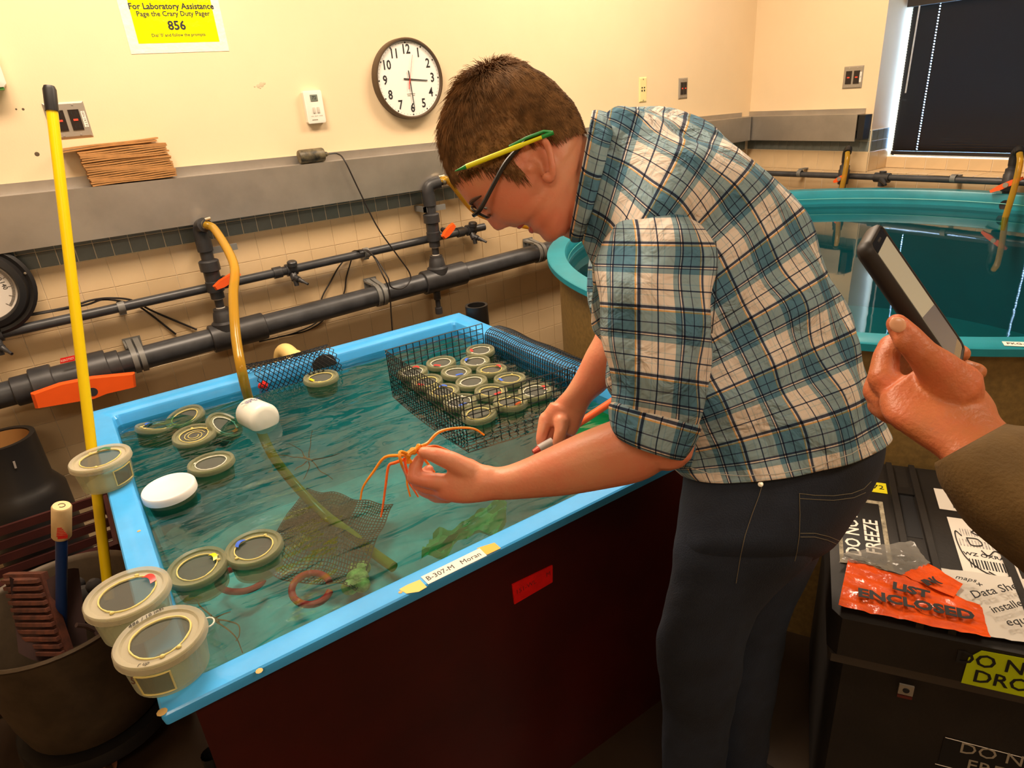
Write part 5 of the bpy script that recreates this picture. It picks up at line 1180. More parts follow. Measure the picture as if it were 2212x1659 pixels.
def itp(tab, x):
    if x <= tab[0][0]: return tab[0][1]
    for (x0, y0), (x1, y1) in zip(tab, tab[1:]):
        if x <= x1: return y0+(y1-y0)*(x-x0)/max(x1-x0, 1e-6)
    return tab[-1][1]
FT = sorted([(b_, a) for a, b_ in FPR if b_ < 76]+top); BT_ = sorted([(b_, a) for a, b_ in BPR if b_ < 76]+top)
BK = [(-196, 88), (-188, 62), (-170, 10), (-150, -30), (-130, -75), (-110, -104), (-80, -128), (-48, -146), (10, -160), (40, -162), (84, -156), (120, -134), (145, -106), (160, -72), (170, -36)]
WD = [(-196, 14), (-190, 26), (-175, 46), (-160, 62), (-130, 84), (-100, 95), (-60, 104), (-20, 109), (30, 113), (77, 108), (110, 95), (140, 70), (160, 40), (170, 8)]
hb = MB(); R = []; NB = 110; NA = 96
for j in range(NB+1):
    b_ = -195+365*j/NB; af = itp(BT_, b_); an = itp(FT, b_)-af; ab = itp(BK, b_); w_ = itp(WD, b_)*PXM
    mid = (af*.35+ab*.65) if b_ > -100 else (af*.45+ab*.55); ring = []
    for q in range(NA):
        th = 2*math.pi*q/NA; ct, st = math.cos(th), math.sin(th)
        if ct > 0: x_ = mid+(af-mid)*abs(ct)**(2/2.35); y_ = w_*math.copysign(abs(st)**(2/2.2), st)
        else: x_ = mid-(mid-ab)*abs(ct)**(2/2.1); y_ = w_*math.copysign(abs(st)**(2/2.1), st)
        if ct > 0:
            yy = y_/PXM
            x_ += an*math.exp(-(yy/(16+max(0, min(9, (-b_-20)*.25))))**2)
            # eye sockets, cheekbones, mouth groove
            x_ -= 15*math.exp(-((abs(yy)-33)/19)**2-((b_+12)/17)**2)
            x_ += 6*math.exp(-((abs(yy)-48)/22)**2-((b_+55)/26)**2)
            x_ += 5*math.exp(-((abs(yy)-30)/26)**2-((b_-14)/8)**2)
            x_ -= 5*math.exp(-((abs(yy)-26)/7)**2-((b_+95)/22)**2)
        ring.append(hw(x_, b_, y_))
    R.append(ring)
hb.rings(R)
for sg in (1, -1): hb.ell(hw(141, -73, .0115*sg), FA*.009, UB*.0085, lat*.0065, 14, 8)
body = MB(); body.v += hb.v; body.f += hb.f; body.uv += hb.uv
# ear (his left, facing the lens; and the far one)
def earp(px, py, y): a, b_ = hp_(px, py); return hw(a, b_, y)
EPX = [(1128, 340), (1126, 322), (1136, 306), (1152, 299), (1168, 303), (1178, 318), (1184, 340), (1187, 362), (1186, 380), (1178, 384), (1168, 374)]
for sg in (1, -1):
    y0 = .068*sg; y1 = .083*sg
    PP = smooth_path([earp(x_, y_, (y0+(y1-y0)*min(1, i/5)) if i < 8 else y0+(y1-y0)*.6) for i, (x_, y_) in enumerate(EPX)], 3)
    body.tube(PP, [.0054]*len(PP), 8)
    body.tube([earp(1136, 345, .066*sg), earp(1150, 340, .072*sg), earp(1164, 350, .074*sg), earp(1170, 372, .070*sg)], [.005, .004, .004, .005], 8)
    cE = earp(1158, 342, .066*sg); body.ell(cE, FA*.018, UB*.029, lat*.0085*sg, 14, 8)
    body.ell(earp(1140, 362, .068*sg), FA*.005, UB*.006, lat*.005, 10, 6)
# neck and trunk inside the clothes
body.cap(earp(1180, 335, 0), C(1280, 395, .985), .053, .047, 24)
body.cap(C(1170, 400, .955), C(1262, 440, .985), .050, .056, 20)
body.cap(C(1280, 400, .99), C(1430, 460, 1.05), .044, .062, 18); body.cap(C(1430, 460, 1.05), C(1620, 700, 1.12), .085, .085, 18); body.cap(C(1620, 700, 1.12), C(1690, 1000, 1.18), .085, .11, 18)
shL = C(1420, 540, .92); elL = C(1440, 955, .915); wrL = C(1066, 1043, .965)
shR = C(1330, 520, 1.18); elR = C(1345, 745, 1.21); wrR = C(1228, 880, 1.275)
body.cap(C(1400, 450, 1.03), shL, .06, .042); body.cap(shL, elL, .042, .040); body.cap(C(1340, 440, 1.05), shR, .07, .05); body.cap(shR, elR, .048, .042)
# forearms drawn from their outlines
def limb(secs, k=4, n=24, ex=2.0, cap1=True): R_, _ = loft(secs, n, k, ex=ex); body.rings(R_, True, cap1)
limb([(1380, 895, 1470, 975, .925, .028, 0, 0), (1350, 898, 1438, 1010, .925, .040, 0, 0), (1310, 912, 1385, 1040, .93, .044, 0, 0), (1250, 936, 1300, 1058, .94, .042, 0, 0), (1190, 964, 1225, 1070, .95, .037, 0, 0), (1135, 990, 1155, 1076, .96, .030, 0, 0), (1092, 1006, 1098, 1080, .965, .025, 0, 0), (1066, 1008, 1062, 1081, .968, .023, 0, 0), (1040, 1004, 1030, 1086, .97, .022, 0, 0)])
limb([(1290, 690, 1400, 770, 1.21, .036, 0, 0), (1286, 722, 1372, 790, 1.22, .040, 0, 0), (1266, 760, 1340, 812, 1.23, .039, 0, 0), (1244, 806, 1305, 845, 1.25, .034, 0, 0), (1222, 842, 1278, 868, 1.265, .029, 0, 0), (1198, 868, 1262, 900, 1.28, .026, 0, 0), (1182, 890, 1252, 925, 1.285, .024, 0, 0)])
# left hand pinching the sea spider
h_ = lambda x, y, d: C(780+x/6.9125, 900+y/6.9125, d)
limb([(1062, 1006, 1058, 1082, .968, .022, 0, 0), (1040, 1002, 1030, 1086, .972, .022, 0, 0), (1018, 990, 1000, 1088, .975, .021, 0, 0), (998, 990, 968, 1084, .978, .020, 0, 0), (978, 990, 945, 1076, .98, .018, 0, 0), (972, 1022, 935, 1068, .985, .015, 0, 0)], 4, 24, 2.4)
TF = lambda P, rs: [body.cap(P[i], P[i+1], rs[i], rs[i+1], 14) for i in range(len(P)-1)]
TF([h_(1640, 820, .968), h_(1330, 655, .960), h_(1110, 575, .955), h_(940, 530, .955)], [.0170, .0145, .0118, .0088])
TF([h_(1260, 990, .975), h_(1020, 955, .965), h_(790, 915, .962), h_(805, 760, .963), h_(868, 640, .965)], [.0140, .0125, .0108, .0098, .0080])
TF([h_(1220, 1060, .985), h_(960, 1040, .985), h_(850, 1000, .985), h_(920, 880, .985), h_(1010, 790, .982)], [.0140, .0122, .0108, .0092, .0080])
TF([h_(1240, 1130, .995), h_(1010, 1120, 1.0), h_(930, 1090, 1.002), h_(1010, 990, 1.004), h_(1080, 930, 1.0)], [.0130, .0115, .0105, .0095, .0080])
TF([h_(1300, 1180, 1.0), h_(1120, 1190, 1.008), h_(1050, 1160, 1.01), h_(1120, 1080, 1.01)], [.0120, .0105, .0095, .0080])
# right hand reaching into the water
k_ = lambda x, y, d: C(1150+x/6.32, 780+y/6.32, d)
limb([(1190, 868, 1258, 905, 1.28, .025, 0, 0), (1176, 888, 1250, 928, 1.285, .024, 0, 0), (1168, 908, 1240, 945, 1.29, .020, 0, 0)], 4, 22, 2.3)
TF([k_(190, 790, 1.285), k_(145, 940, 1.28), k_(118, 1060, 1.278), k_(130, 1190, 1.28)], [.0150, .0120, .0105, .0085])
TF([k_(400, 820, 1.265), k_(390, 950, 1.258), k_(360, 1060, 1.26), k_(330, 1150, 1.268)], [.0165, .0125, .0115, .0088])
TF([k_(300, 850, 1.295), k_(260, 980, 1.30), k_(210, 1090, 1.30), k_(215, 1190, 1.295)], [.0145, .0115, .0105, .0085])
TF([k_(440, 860, 1.305), k_(430, 1000, 1.31), k_(370, 1110, 1.31), k_(320, 1200, 1.305)], [.0140, .0112, .0100, .0082])
TF([k_(520, 840, 1.31), k_(530, 960, 1.32), k_(480, 1060, 1.32), k_(430, 1140, 1.315)], [.0125, .0102, .0090, .0078])
# legs inside the jeans
AL = C(1494, 1775, 1.52); AR_ = C(1597, 1705, 1.60)
body.cap(C(1620, 1060, 1.16), C(1518, 1390, 1.26), .060, .045); body.cap(C(1518, 1390, 1.26), (AL+Vector((0, 0, .04))), .042, .034)
body.cap(C(1670, 1060, 1.28), C(1635, 1340, 1.38), .055, .045); body.cap(C(1635, 1340, 1.38), (AR_+Vector((0, 0, .04))), .042, .034)
for c_ in (AL, AR_): body.cap(c_+Vector((0, 0, .04)), Vector((c_.x, c_.y, .05)), .034, .032); body.cap(Vector((c_.x, c_.y, .045)), Vector((c_.x-.05, c_.y+.08, .035)), .030, .024)
skin = remesh(body, .0030, 'body', M_SKIN, man, 4, .5)
# face details
M_EYEW = mat('eye_white', (.75, .70, .65), .2); M_LIP = mat('lips', (.50, .10, .08), .4); M_BROW = mat('brow_hair', (.075, .030, .012), .8)
for sg in (1, -1):
    mk('eye', MB().ell(hw(124, -14, .0225*sg), FA*.0115, UB*.0115, lat*.0115, 16, 12), M_EYEW, man)
    mk('iris', MB().ell(hw(134, -18, .0225*sg), FA*.0052, UB*.0050, lat*.0050, 12, 8), M_INK, man)
    mk('eyelid', MB().ell(hw(124, -9, .0225*sg), FA*.0130, UB*.0105, lat*.0140, 16, 10), M_SKIN, man)
    mk('eyebrow', MB().tube(smooth_path([hw(147, 6, .012*sg), hw(145, 12, .028*sg), hw(134, 10, .045*sg), hw(118, 2, .057*sg)], 4), [.0012, .002, .0026, .003, .0032, .0033, .0033, .0032, .003, .0026, .0022, .0016, .001], 8), M_BROW, man)
def lipc(pts, r): mk('lip', MB().tube(smooth_path(pts, 4), r, 8), M_LIP, man)
a1_, b1_ = hp_(1122, 487); a2_, b2_ = hp_(1148, 497); am, bm_ = hp_(1139, 478)
n_l = 17
lipc([hw(am-20, bm_+3, -.024), hw(a1_-4, b1_-1, -.012), hw(a1_+1, b1_, 0), hw(a1_-4, b1_-1, .012), hw(am-20, bm_+3, .024)], [.0015+.0028*math.sin(math.pi*i/(n_l-1)) for i in range(n_l)])
lipc([hw(am-20, bm_+1, -.023), hw(a2_-5, b2_+2, -.012), hw(a2_-1, b2_, 0), hw(a2_-5, b2_+2, .012), hw(am-20, bm_+1, .023)], [.0015+.0036*math.sin(math.pi*i/(n_l-1)) for i in range(n_l)])
# hair: a cap over the skull with thousands of short locks
M_HAIR = mat('brown_hair', (.215, .112, .045), .72, var=.4, vs=60, spec=.15)
HL = [(-130, -76), (-96, -90), (-62, -100), (-30, -98), (0, -80), (6, -64), (4, -30), (8, -20), (20, -44), (34, -58), (42, -40), (48, 6), (70, 38), (95, 58), (118, 68), (131, 76), (200, 80)]   # a -> lowest b with hair
HL = sorted([(-200, -120), (-150, -118), (-128, -112), (-108, -108), (-80, -84), (-55, -62), (-35, -28), (-20, -6), (0, 4), (14, 0), (22, -18), (30, -48), (40, -54), (50, -30), (62, 10), (85, 46), (110, 64), (128, 76), (200, 84)])
def hairline(a): return itp(HL, a)
def skull(b_, th, off):
    af = itp(BT_, b_); ab = itp(BK, b_); w_ = itp(WD, b_)*PXM; mid = af*.35+ab*.65; ct, st = math.cos(th), math.sin(th)
    if ct > 0: x_ = mid+(af+off-mid)*abs(ct)**(2/2.35); y_ = (w_+off*PXM)*math.copysign(abs(st)**(2/2.2), st)
    else: x_ = mid-(mid-ab+off)*abs(ct)**(2/2.1); y_ = (w_+off*PXM)*math.copysign(abs(st)**(2/2.1), st)
    return x_, y_
cap_ = MB(); grid = []
NBh, NAh = 70, 110
for j in range(NBh+1):
    b_ = -120+296*j/NBh; row = []
    for q in range(NAh):
        th = 2*math.pi*q/NAh; x_, y_ = skull(min(b_, 168), th, 6 if b_ < 165 else 4); lo_ = hairline(x_)
        ext = 1 if b_ > lo_ else 0
        row.append((hw(x_, b_ if b_ < 168 else 168+(b_-168)*.9, y_), ext))
    grid.append(row)
vid = {}; 
for j in range(NBh):
    for q in range(NAh):
        q2 = (q+1) % NAh; cs4 = [(j, q), (j, q2), (j+1, q2), (j+1, q)]
        if all(grid[a][b__][1] for a, b__ in cs4):
            f = []
            for k4_ in cs4:
                if k4_ not in vid: vid[k4_] = len(cap_.v); cap_.v.append(grid[k4_[0]][k4_[1]][0])
                f.append(vid[k4_])
            cap_.f.append(tuple(f)); cap_.uv.append([(0, 0)]*4)
cap_.ell(hw(-35, 158, 0), FA*.040, lat*.028, UB*.009, 20, 8)
M_HAIR.node_tree.nodes['Principled BSDF'].inputs['Specular IOR Level'].default_value = .15
rnd = random.Random(5); whorl = Vector((-120, 140, 0))
NSTR = 20000; made = 0
def out_n(b_, th):
    x0, y0 = skull(b_, th, 0); x1, y1 = skull(b_, th, 30); n = (hw(x1, b_, y1)-hw(x0, b_, y0)); n = n.normalized()
    t_ = max(0, (b_-60)/110.); return (n*(1-.8*t_)+UB*t_*1.2).normalized()
sideref = []
while made < NSTR:
    b_ = rnd.uniform(-118, 172); 
    if b_ < 120 and rnd.random() > .25+.6*itp(WD, b_)/113: continue
    th = rnd.uniform(0, 2*math.pi); x_, y_ = skull(min(b_, 168), th, 4)
    if b_ < hairline(x_)-2+4*rnd.random(): continue
    p = hw(x_, min(b_, 170), y_); n = out_n(min(b_, 165), th)
    # flow: away from the whorl at the crown
    rel = Vector((x_-whorl.x, b_-whorl.y, y_/PXM)); fl_ = FA*rel.x+UB*rel.y+lat*rel.z; fl_ = fl_-n*fl_.dot(n); fl_ = fl_.normalized() if fl_.length > 1e-6 else FA
    down = -UB; down = down-n*down.dot(n)
    fl_ = (fl_+down*.5+Vector((rnd.gauss(0, .16), rnd.gauss(0, .16), rnd.gauss(0, .16)))).normalized()
    near = min(1, rel.length/70)
    sh = 1-.72*max(0, min(1, (-x_-b_*0+(-b_)*.55-25)/110))        # shorter towards the nape
    Ls = (.022 if (b_ > 40 and x_ < 60) else .015)*sh*rnd.uniform(.7, 1.2); lift = (.45 if near < 1 else .10)*rnd.uniform(.5, 1.5)*(1-.5*(1-sh))
    nseg = 3; pts_ = []; rr = rnd.uniform(.00038, .0007)
    for s_ in range(nseg+1):
        t_ = s_/nseg; pts_.append(p+n*(.002+Ls*lift*math.sin(t_*1.9)*.75)+fl_*Ls*t_-Vector((0, 0, 1))*Ls*.12*t_*t_)
    a = fl_.cross(n).normalized(); base = len(cap_.v)
    for s_, q_ in enumerate(pts_):
        r_ = rr*(1-.85*s_/nseg); cap_.v += [q_+a*r_, q_-a*r_*.5+n*r_*.9, q_-a*r_*.5-n*r_*.9]
    for s_ in range(nseg):
        for q in range(3): cap_.f.append((base+s_*3+q, base+s_*3+(q+1) % 3, base+s_*3+3+(q+1) % 3, base+s_*3+3+q)); cap_.uv.append([(0, 0)]*4)
    made += 1
mk('hair', cap_, M_HAIR, man)
# glasses and pen: worn, but things of their own
M_FRAME = mat('glasses_black', (.008, .008, .009), .3)
gs = root('glasses', 'black rimmed glasses worn by the bending man', 'glasses', hw(150, -15, 0))
for sg in (1, -1):
    T_ = [earp(1176, 318, .081*sg), earp(1160, 296, .082*sg), earp(1142, 300, .081*sg), earp(1118, 322, .080*sg), earp(1092, 352, .078*sg), earp(1066, 400, .076*sg), earp(1042, 444, .072*sg), earp(1028, 457, .062*sg)]
    mk('temple_arm', MB().tube(smooth_path(T_, 4), .0026, 8, flat=1.2), M_FRAME, gs)
    loop = []
    for k in range(28):
        t_ = 2*math.pi*k/28; cx_, cy_ = math.cos(t_), math.sin(t_); X_ = math.copysign(abs(cx_)**.6, cx_)*.0265; Y_ = math.copysign(abs(cy_)**.6, cy_)*20
        loop.append(hw(150+Y_*.10, -15+Y_, (.033+X_)*sg))
    mk('lens_rim', MB().tube(loop, .0019, 8, closed=True), M_FRAME, gs)
    mk('lens', MB().add(loop, [tuple(range(28))]), clearmat('lens_glass', (.95, .97, .97), .04, .02) if sg == 1 else MATS['lens_glass'], gs)
mk('bridge', MB().tube([hw(152, -8, -.007), hw(155, -6, 0), hw(152, -8, .007)], .0018, 8), M_FRAME, gs)
pn = root('pen', 'yellow and green pen tucked behind the mans ear', 'pen', earp(1090, 330, .088))
P0 = earp(992, 366, .082); P1 = earp(1184, 291, .090); pd = (P1-P0).normalized(); PLn = (P1-P0).length
mk('tip', MB().lathe([(0, 0), (.0006, .001), (.0028, .015), (.0030, .0165)], 12, P0, pd), mat('green_tip', (.01, .32, .05), .35), pn)
mk('barrel', MB().lathe([(.0032, .0165), (.0035, .018), (.0035, PLn*.68), (.0028, PLn*.72), (.0024, PLn)], 14, P0, pd), mat('pen_yellow', (.90, .88, .01), .35), pn)
mk('clip', MB().tube([P0+pd*PLn*.60+UB*.0055, P0+pd*PLn*.80+UB*.008, P0+pd*PLn*.97+UB*.0075, P0+pd*PLn*1.01+UB*.002], [.0014, .0020, .0020, .0022], 8), MATS['green_tip'], pn)
mk('cap', MB().tube([P0+pd*PLn*.90, P0+pd*PLn*1.02], [.0028, .0030], 10), MATS['green_tip'], pn)
# ---------------- shirt
shirt, smb = cloth('shirt', [(1250, 490, 1296, 268, .99, .060, 0, 0), (1268, 530, 1335, 240, 1.00, .085, 0, 6), (1280, 565, 1400, 236, 1.02, .125, 4, 20), (1280, 600, 1475, 246, 1.04, .175, 10, 40), (1280, 640, 1558, 284, 1.06, .185, 4, 34), (1288, 700, 1640, 356, 1.08, .172, 0, 20), (1305, 760, 1712, 440, 1.10, .168, 0, 10),
    (1330, 825, 1775, 552, 1.12, .165, 0, 6), (1362, 885, 1822, 660, 1.14, .165, 0, 6), (1400, 935, 1860, 756, 1.155, .168, 0, 10), (1440, 972, 1888, 846, 1.165, .172, 0, 26), (1462, 994, 1903, 902, 1.175, .177, 0, 48), (1478, 1004, 1914, 932, 1.18, .182, 0, 66)], M_PLAID, man, n=120, k=9, wr=.0085, wf=(4, 8), ex=2.15, seed=3,
    folds=((3, 30, .0042, 0), (5, -42, .0034, 1), (2, 18, .004, 2), (9, 60, .0014, 0)), label=None)
# near sleeve
sleeve_, slm = cloth('sleeve', [(1395, 425, 1455, 415, .955, .035, 0, 0), (1342, 458, 1478, 446, .935, .058, 0, 0), (1312, 495, 1520, 497, .91, .068, 0, 0), (1298, 545, 1543, 548, .895, .070, 0, 0), (1292, 600, 1546, 612, .885, .072, 0, 0), (1300, 680, 1540, 700, .885, .072, 0, 0), (1310, 760, 1530, 790, .89, .070, 0, 0), (1318, 830, 1516, 860, .895, .066, 0, 0), (1322, 880, 1502, 915, .90, .060, 0, 0), (1330, 900, 1490, 945, .905, .055, 0, 0)], M_PLAID, man, n=84, k=8, cap0=True, wr=.0035, wf=(4, 8), ex=2.1, seed=8, uvoff=.021,
    folds=((1, 26, .0040, 0), (2, 55, .0026, 1), (4, -38, .0022, 0)), label='left sleeve')
cloth('rolled_cuff', [(1338, 868, 1508, 912, .905, .052, 0, 0), (1318, 872, 1512, 925, .905, .064, 0, 0), (1314, 892, 1502, 950, .908, .067, 0, 6), (1318, 920, 1486, 978, .91, .065, 0, 12), (1330, 938, 1474, 990, .912, .058, 0, 14), (1345, 936, 1460, 980, .912, .050, 0, 10)], M_PLAID, man, n=72, k=6, wr=.0035, wf=(5, 14), ex=2.1, seed=12, uvoff=.03, folds=((3, 20, .002, 0),), solid=.003)
cloth('shirt_tail', [(1480, 955, 1500, 940, .93, .02, 0, 0), (1450, 985, 1500, 975, .95, .03, 0, 0), (1436, 1008, 1488, 1012, .965, .02, 0, 0)], M_PLAID, man, n=30, k=5, wr=.004, seed=2, solid=.002)
cloth('sleeve', [(1300, 470, 1400, 440, 1.18, .06, 0, 0), (1272, 560, 1400, 560, 1.20, .06, 0, 0), (1270, 640, 1400, 650, 1.21, .055, 0, 0), (1276, 672, 1390, 730, 1.215, .052, 0, 0), (1284, 690, 1380, 770, 1.22, .050, 0, 0)], M_PLAID, man, n=60, k=6, wr=.004, seed=22, cap0=True, label='right sleeve')
cloth('rolled_cuff', [(1276, 664, 1398, 742, 1.215, .057, 0, 0), (1282, 690, 1390, 775, 1.22, .060, 0, 0), (1290, 702, 1384, 788, 1.222, .056, 0, 0)], M_PLAID, man, n=48, k=5, wr=.002, seed=25, solid=.003)
# collar: fold standing round the neck, with its point at the front
cloth('collar', [(1236, 488, 1284, 246, .985, .068, 0, 0), (1230, 500, 1279, 240, .985, .073, 0, 0), (1234, 522, 1292, 238, .99, .080, 0, 0), (1256, 520, 1322, 248, .995, .088, -4, 6), (1264, 508, 1330, 262, .998, .086, 0, 6)], M_PLAID, man, n=72, k=5, wr=.0015, ex=2.1, seed=5, uvoff=.05, solid=.002)
# ---------------- jeans
sec_leg = [(1480, 985, 1912, 918, 1.18, .150, 0, 40), (1478, 1030, 1908, 985, 1.18, .160, 0, 30), (1470, 1090, 1880, 1062, 1.185, .165, 0, 12), (1464, 1140, 1832, 1140, 1.19, .165, 0, 0), (1458, 1185, 1790, 1190, 1.20, .16, 0, 0), (1460, 1230, 1720, 1226, 1.22, .13, 0, 0)]
pel, pmb = cloth('jeans', sec_leg, M_DENIM, man, n=90, k=7, cap1=True, wr=.003, wf=(3, 10), ex=2.2, seed=31)
lg1, lmb = cloth('trouser_leg', [(1466, 1130, 1790, 1120, 1.14, .095, 0, 0), (1456, 1200, 1752, 1212, 1.15, .092, 0, 0), (1446, 1270, 1690, 1268, 1.18, .084, 0, 0), (1430, 1330, 1636, 1330, 1.21, .078, 0, 0), (1418, 1390, 1612, 1400, 1.25, .074, 0, 0), (1424, 1460, 1598, 1475, 1.29, .070, 0, 0), (1432, 1530, 1582, 1550, 1.34, .067, 0, 0), (1430, 1610, 1570, 1630, 1.40, .066, 0, 0), (1432, 1700, 1560, 1720, 1.47, .066, 0, 0), (1436, 1765, 1552, 1785, 1.52, .066, 0, 0)], M_DENIM, man, n=60, k=6, cap0=True, wr=.004, wf=(3, 12), ex=2.1, seed=37, label='left trouser leg')
cloth('trouser_leg', [(1560, 1130, 1800, 1120, 1.30, .095, 0, 0), (1560, 1230, 1760, 1230, 1.34, .088, 0, 0), (1570, 1330, 1708, 1330, 1.38, .08, 0, 0), (1562, 1420, 1690, 1425, 1.43, .074, 0, 0), (1556, 1520, 1672, 1530, 1.48, .07, 0, 0), (1552, 1620, 1658, 1630, 1.54, .068, 0, 0), (1545, 1700, 1650, 1710, 1.60, .066, 0, 0)], M_DENIM, man, n=54, k=6, cap0=True, wr=.004, wf=(3, 12), seed=41, label='right trouser leg')
M_SHOE = mat('dark_shoe', (.02, .015, .012), .6)
for (x_, y_), lb in (((AL.x, AL.y), 'left shoe'), ((AR_.x, AR_.y), 'right shoe')):
    f_ = Vector((-.55, .83, 0)); s2 = Vector((.83, .55, 0)); c = Vector((x_, y_, 0))
    R = []
    for t_, w_, h_2 in ((-.09, .025, .06), (-.075, .038, .11), (-.03, .043, .13), (.03, .045, .115), (.09, .047, .07), (.14, .045, .048), (.175, .028, .035), (.185, .01, .02)):
        R.append([c+f_*t_+s2*(w_*math.cos(2*math.pi*k/16))+CZ*(.001+h_2*.5*(1+math.sin(2*math.pi*k/16))) for k in range(16)])
    mk('shoe', MB().rings(R), M_SHOE, man, label=lb)
# stitching and seams lie on the cloth: found by casting from the lens side
def bvh_of(*mbs):
    V = []; F = []
    for m_ in mbs: n0_ = len(V); V += [tuple(v) for v in m_.v]; F += [tuple(i+n0_ for i in f) for f in m_.f]
    return BVHTree.FromPolygons(V, F)
BJn = bvh_of(pmb, lmb); BSh = bvh_of(smb, slm)
def on(bv, px, py, lift=.0012):
    r = ray(px, py).normalized(); h = bv.ray_cast(EYE, r); return (h[0]-r*lift) if h[0] is not None else None
def line_on(name, bv, pts, r, m, lift=.001, label=None, dens=8):
    out = []
    for (x0, y0), (x1, y1) in zip(pts, pts[1:]):
        for k in range(dens):
            q = on(bv, x0+(x1-x0)*k/dens, y0+(y1-y0)*k/dens, lift)
            if q is not None: out.append(q)
    q = on(bv, *pts[-1], lift)
    if q is not None: out.append(q)
    if len(out) > 2: mk(name, MB().tube(out, r, 5), m, man, label=label)
for P_ in ([(1726, 1066), (1760, 1070), (1800, 1071), (1840, 1066), (1866, 1056), (1882, 1040)], [(1728, 1077), (1800, 1081), (1845, 1075), (1870, 1064)], [(1727, 1066), (1728, 1110), (1727, 1155), (1722, 1190), (1717, 1212)], [(1729, 1152), (1760, 1152), (1790, 1159), (1812, 1168)], [(1729, 1160), (1760, 1160), (1788, 1167), (1808, 1176)],
           [(1651, 1032), (1640, 1070), (1625, 1110), (1610, 1155), (1600, 1200), (1590, 1260)], [(1596, 1024), (1630, 1040), (1648, 1044)]): line_on('stitching', BJn, P_, .00055, M_STITCH)
q = on(BJn, 1643, 1046, .001)
if q: mk('rivet', MB().lathe([(.0045, 0), (.004, .0012), (0, .0014)], 12, q, (EYE-q)), M_BARB, man)
M_SEAM = mat('shirt_seam', (.05, .06, .08), .9)
line_on('seam', BSh, [(1546, 520), (1549, 560), (1546, 640), (1538, 720)], .0007, M_SEAM)
line_on('seam', bvh_of(smb), [(1484, 1008), (1530, 1022), (1600, 1028), (1680, 1024), (1760, 1008), (1840, 980), (1905, 940)], .0006, mat('pale_hem', (.6, .58, .52), .8), dens=5)
# little tube held in the right hand
tb = root('sample_tube', 'small grey tube with a red tip held in the mans far hand', 'tube', k_(170, 1160, 1.27))
mk('barrel', MB().tube([k_(270, 1100, 1.272), k_(90, 1205, 1.262)], .0088, 14), mat('grey_tube', (.45, .42, .40), .4), tb)
mk('red_tip', MB().tube([k_(95, 1200, 1.262), k_(10, 1245, 1.258)], [.0075, .0045], 12), mat('red_tip', (.6, .06, .03), .4), tb)
# ================================================================ second person: arm with phone
P2 = root('person', 'hand and olive jacket sleeve of someone holding up a phone at right', 'person', C(2150, 1100, .55))
DP = .65
body = MB()
def limb2(secs, k=4, n=26, ex=2.1): R_, _ = loft(secs, n, k, ex=ex); body.rings(R_, True, True)
pq = lambda x, y, d: C(1850+x/4.483, 640+y/4.483, d)
# back of the hand from wrist to knuckles
limb2([(2045, 1010, 2185, 925, .60, .030, 0, 0), (2022, 985, 2160, 900, .61, .029, 0, 0), (1985, 960, 2150, 872, .62, .029, 0, 0), (1945, 932, 2128, 842, .63, .029, 0, 0), (1912, 905, 2098, 818, .64, .028, 0, 0), (1900, 878, 2040, 800, .65, .026, 0, 0), (1900, 855, 1985, 792, .655, .022, 0, 0)], 4, 28, 2.4)
TF([pq(920, 880, .620), pq(800, 720, .614), pq(640, 560, .608), pq(480, 380, .610), pq(395, 270, .613)], [.027, .0195, .0140, .0125, .0098])
body.ell(pq(500, 420, .607), (FW*.009), (RT*.0135), (UP*.014), 16, 10)
TF([pq(420, 960, .665), pq(260, 800, .672), pq(285, 600, .682), pq(330, 480, .70), pq(560, 380, .745), pq(800, 390, .752), pq(850, 410, .735)], [.0185, .0150, .0130, .0120, .0105, .0095, .0085])
TF([pq(330, 1010, .675), pq(200, 920, .69), pq(260, 720, .705), pq(500, 560, .745), pq(850, 520, .76), pq(1010, 555, .735)], [.0165, .0140, .0130, .0115, .0105, .0100])
TF([pq(340, 1090, .675), pq(240, 1050, .69), pq(330, 850, .71), pq(600, 700, .75), pq(950, 670, .76), pq(1170, 730, .735)], [.0160, .0135, .0125, .0115, .0105, .0095])
TF([pq(480, 1180, .67), pq(420, 1150, .69), pq(560, 980, .71), pq(800, 850, .745), pq(1040, 800, .745), pq(1130, 800, .73)], [.0150, .0120, .0110, .0100, .0092, .0082])
remesh(body, .0022, 'hand', M_SKIN2, P2, 3, .5)
# thumbnail
tn = pq(405, 262, .6005); nrm_ = (EYE-tn).normalized()
axl = (pq(340, 200, .603)-pq(470, 370, .600)).normalized()
mk('thumbnail', MB().ell(pq(400, 275, .6035)+nrm_*.0008, axl*.0075, nrm_.cross(axl)*.0066, nrm_*.0016, 16, 8), mat('nail', (.80, .42, .25), .25), P2)
sle, _ = cloth('jacket_sleeve', [(2018, 1000, 2172, 915, .595, .048, 0, 0), (2020, 1012, 2190, 918, .592, .056, 0, 0), (2040, 1060, 2240, 930, .585, .062, 0, 0), (2110, 1150, 2330, 985, .57, .068, 0, 0), (2220, 1240, 2430, 1060, .55, .072, 0, 0), (2360, 1350, 2560, 1170, .52, .075, 0, 0), (2560, 1480, 2760, 1300, .50, .08, 0, 0), (2800, 1600, 3000, 1400, .48, .085, 0, 0)], mat('olive_cloth', (.105, .058, .012), .9, var=.12, vs=20, bump=.3, bs=300), P2, n=60, k=6, wr=.004, wf=(4, 14), seed=51, cap1=True)
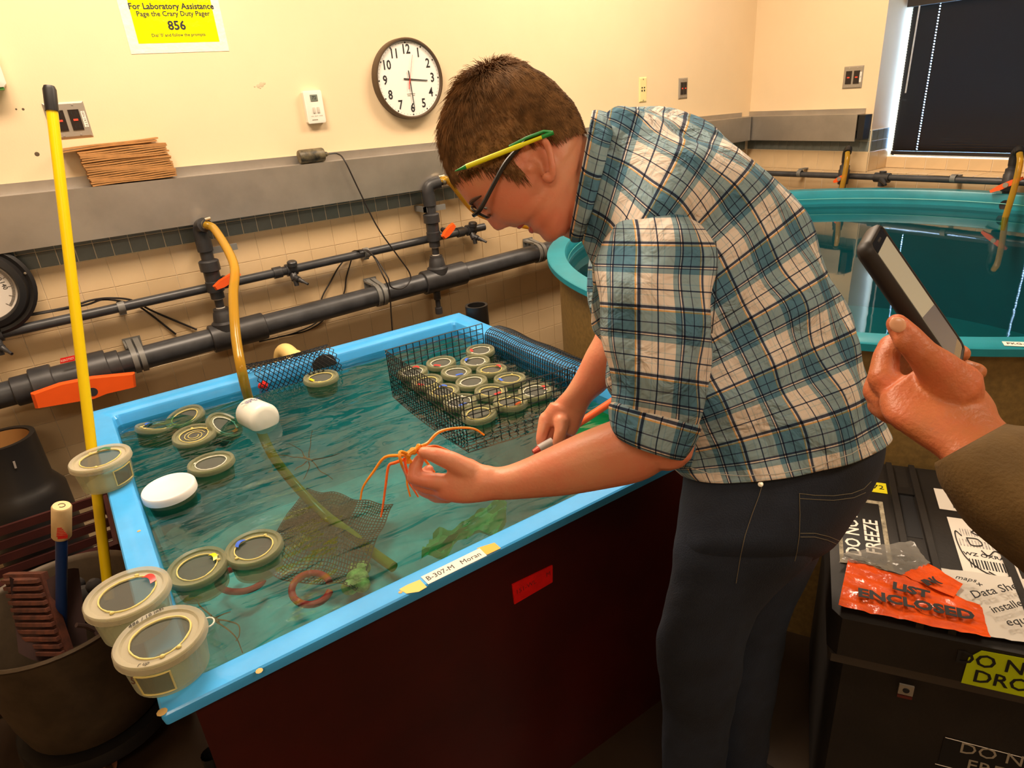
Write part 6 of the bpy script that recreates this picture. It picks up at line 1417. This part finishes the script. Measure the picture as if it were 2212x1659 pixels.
# the phone
ph = root('mobile_phone', 'black cased mobile phone held up at right', 'phone', C(1960, 640, DP))
Lx = (C(2062, 790, .665)-C(1874, 518, .655)).normalized(); Nr = (C(1960+83, 640-56, DP)-C(1960, 640, DP)).normalized()
tow = (EYE-C(1960, 640, DP)).normalized()
W2 = (Nr*.36-tow*.93); W2 = (W2-Lx*W2.dot(Lx)).normalized(); N2 = Lx.cross(W2); 
if N2.dot(Nr) < 0: N2 = -N2
pcn = C(1968, 650, .672)
HLn, HW, HT = .082, .036, .0085
def rr_(hl, hw_, r, z, n=6):
    P_ = []
    for cx_, cy_, a0 in ((hl-r, hw_-r, 0), (-hl+r, hw_-r, 90), (-hl+r, -hw_+r, 180), (hl-r, -hw_+r, 270)):
        for k in range(n+1): a = math.radians(a0+90*k/n); P_.append(pcn+Lx*(cx_+r*math.cos(a))+W2*(cy_+r*math.sin(a))+N2*z)
    return P_
mk('case', MB().rings([rr_(HLn-.006, HW-.006, .008, -HT), rr_(HLn-.001, HW-.001, .011, -HT+.004), rr_(HLn, HW, .012, 0), rr_(HLn-.001, HW-.001, .011, HT-.002), rr_(HLn-.003, HW-.003, .009, HT), rr_(HLn-.005, HW-.005, .007, HT), rr_(HLn-.006, HW-.006, .006, HT-.0015)], True, True), mat('phone_case', (.012, .009, .009), .5), ph)
mk('screen', MB().rings([rr_(HLn-.0065, HW-.0065, .005, HT-.0018), rr_(HLn-.0065, HW-.0065, .005, HT-.0008)]), mat('screen_glass', (.02, .02, .022), .05, spec=1.0, coat=1), ph)
mk('lit_picture', MB().rings([rr_(HLn-.017, HW-.0085, .001, HT-.0007), rr_(HLn-.017, HW-.0085, .001, HT-.0005)]), mat('lit_picture', (.2, .18, .12), .3, emit=(.46, .36, .22), es=.55), ph)
mk('lit_picture', MB().rings([[pcn+Lx*a+W2*b_+N2*z for a, b_ in ((.012, -HW+.0085), (HLn-.017, -HW+.0085), (HLn-.017, HW-.0085), (.022, HW-.0085))] for z in (HT-.0005, HT-.0003)]), mat('dim_picture', (.05, .04, .04), .2, emit=(.12, .10, .09), es=.5), ph, False, label='darker lower part of the lit picture')
mk('earpiece', MB().rings([[q-Lx*(HLn-.011) + N2*.0 for q in [pcn+Lx*(a)+W2*b_+N2*z for a, b_ in ((-.001, -.007), (.001, -.007), (.001, .007), (-.001, .007))]] for z in (HT-.0007, HT-.0003)]), M_INK, ph, False)
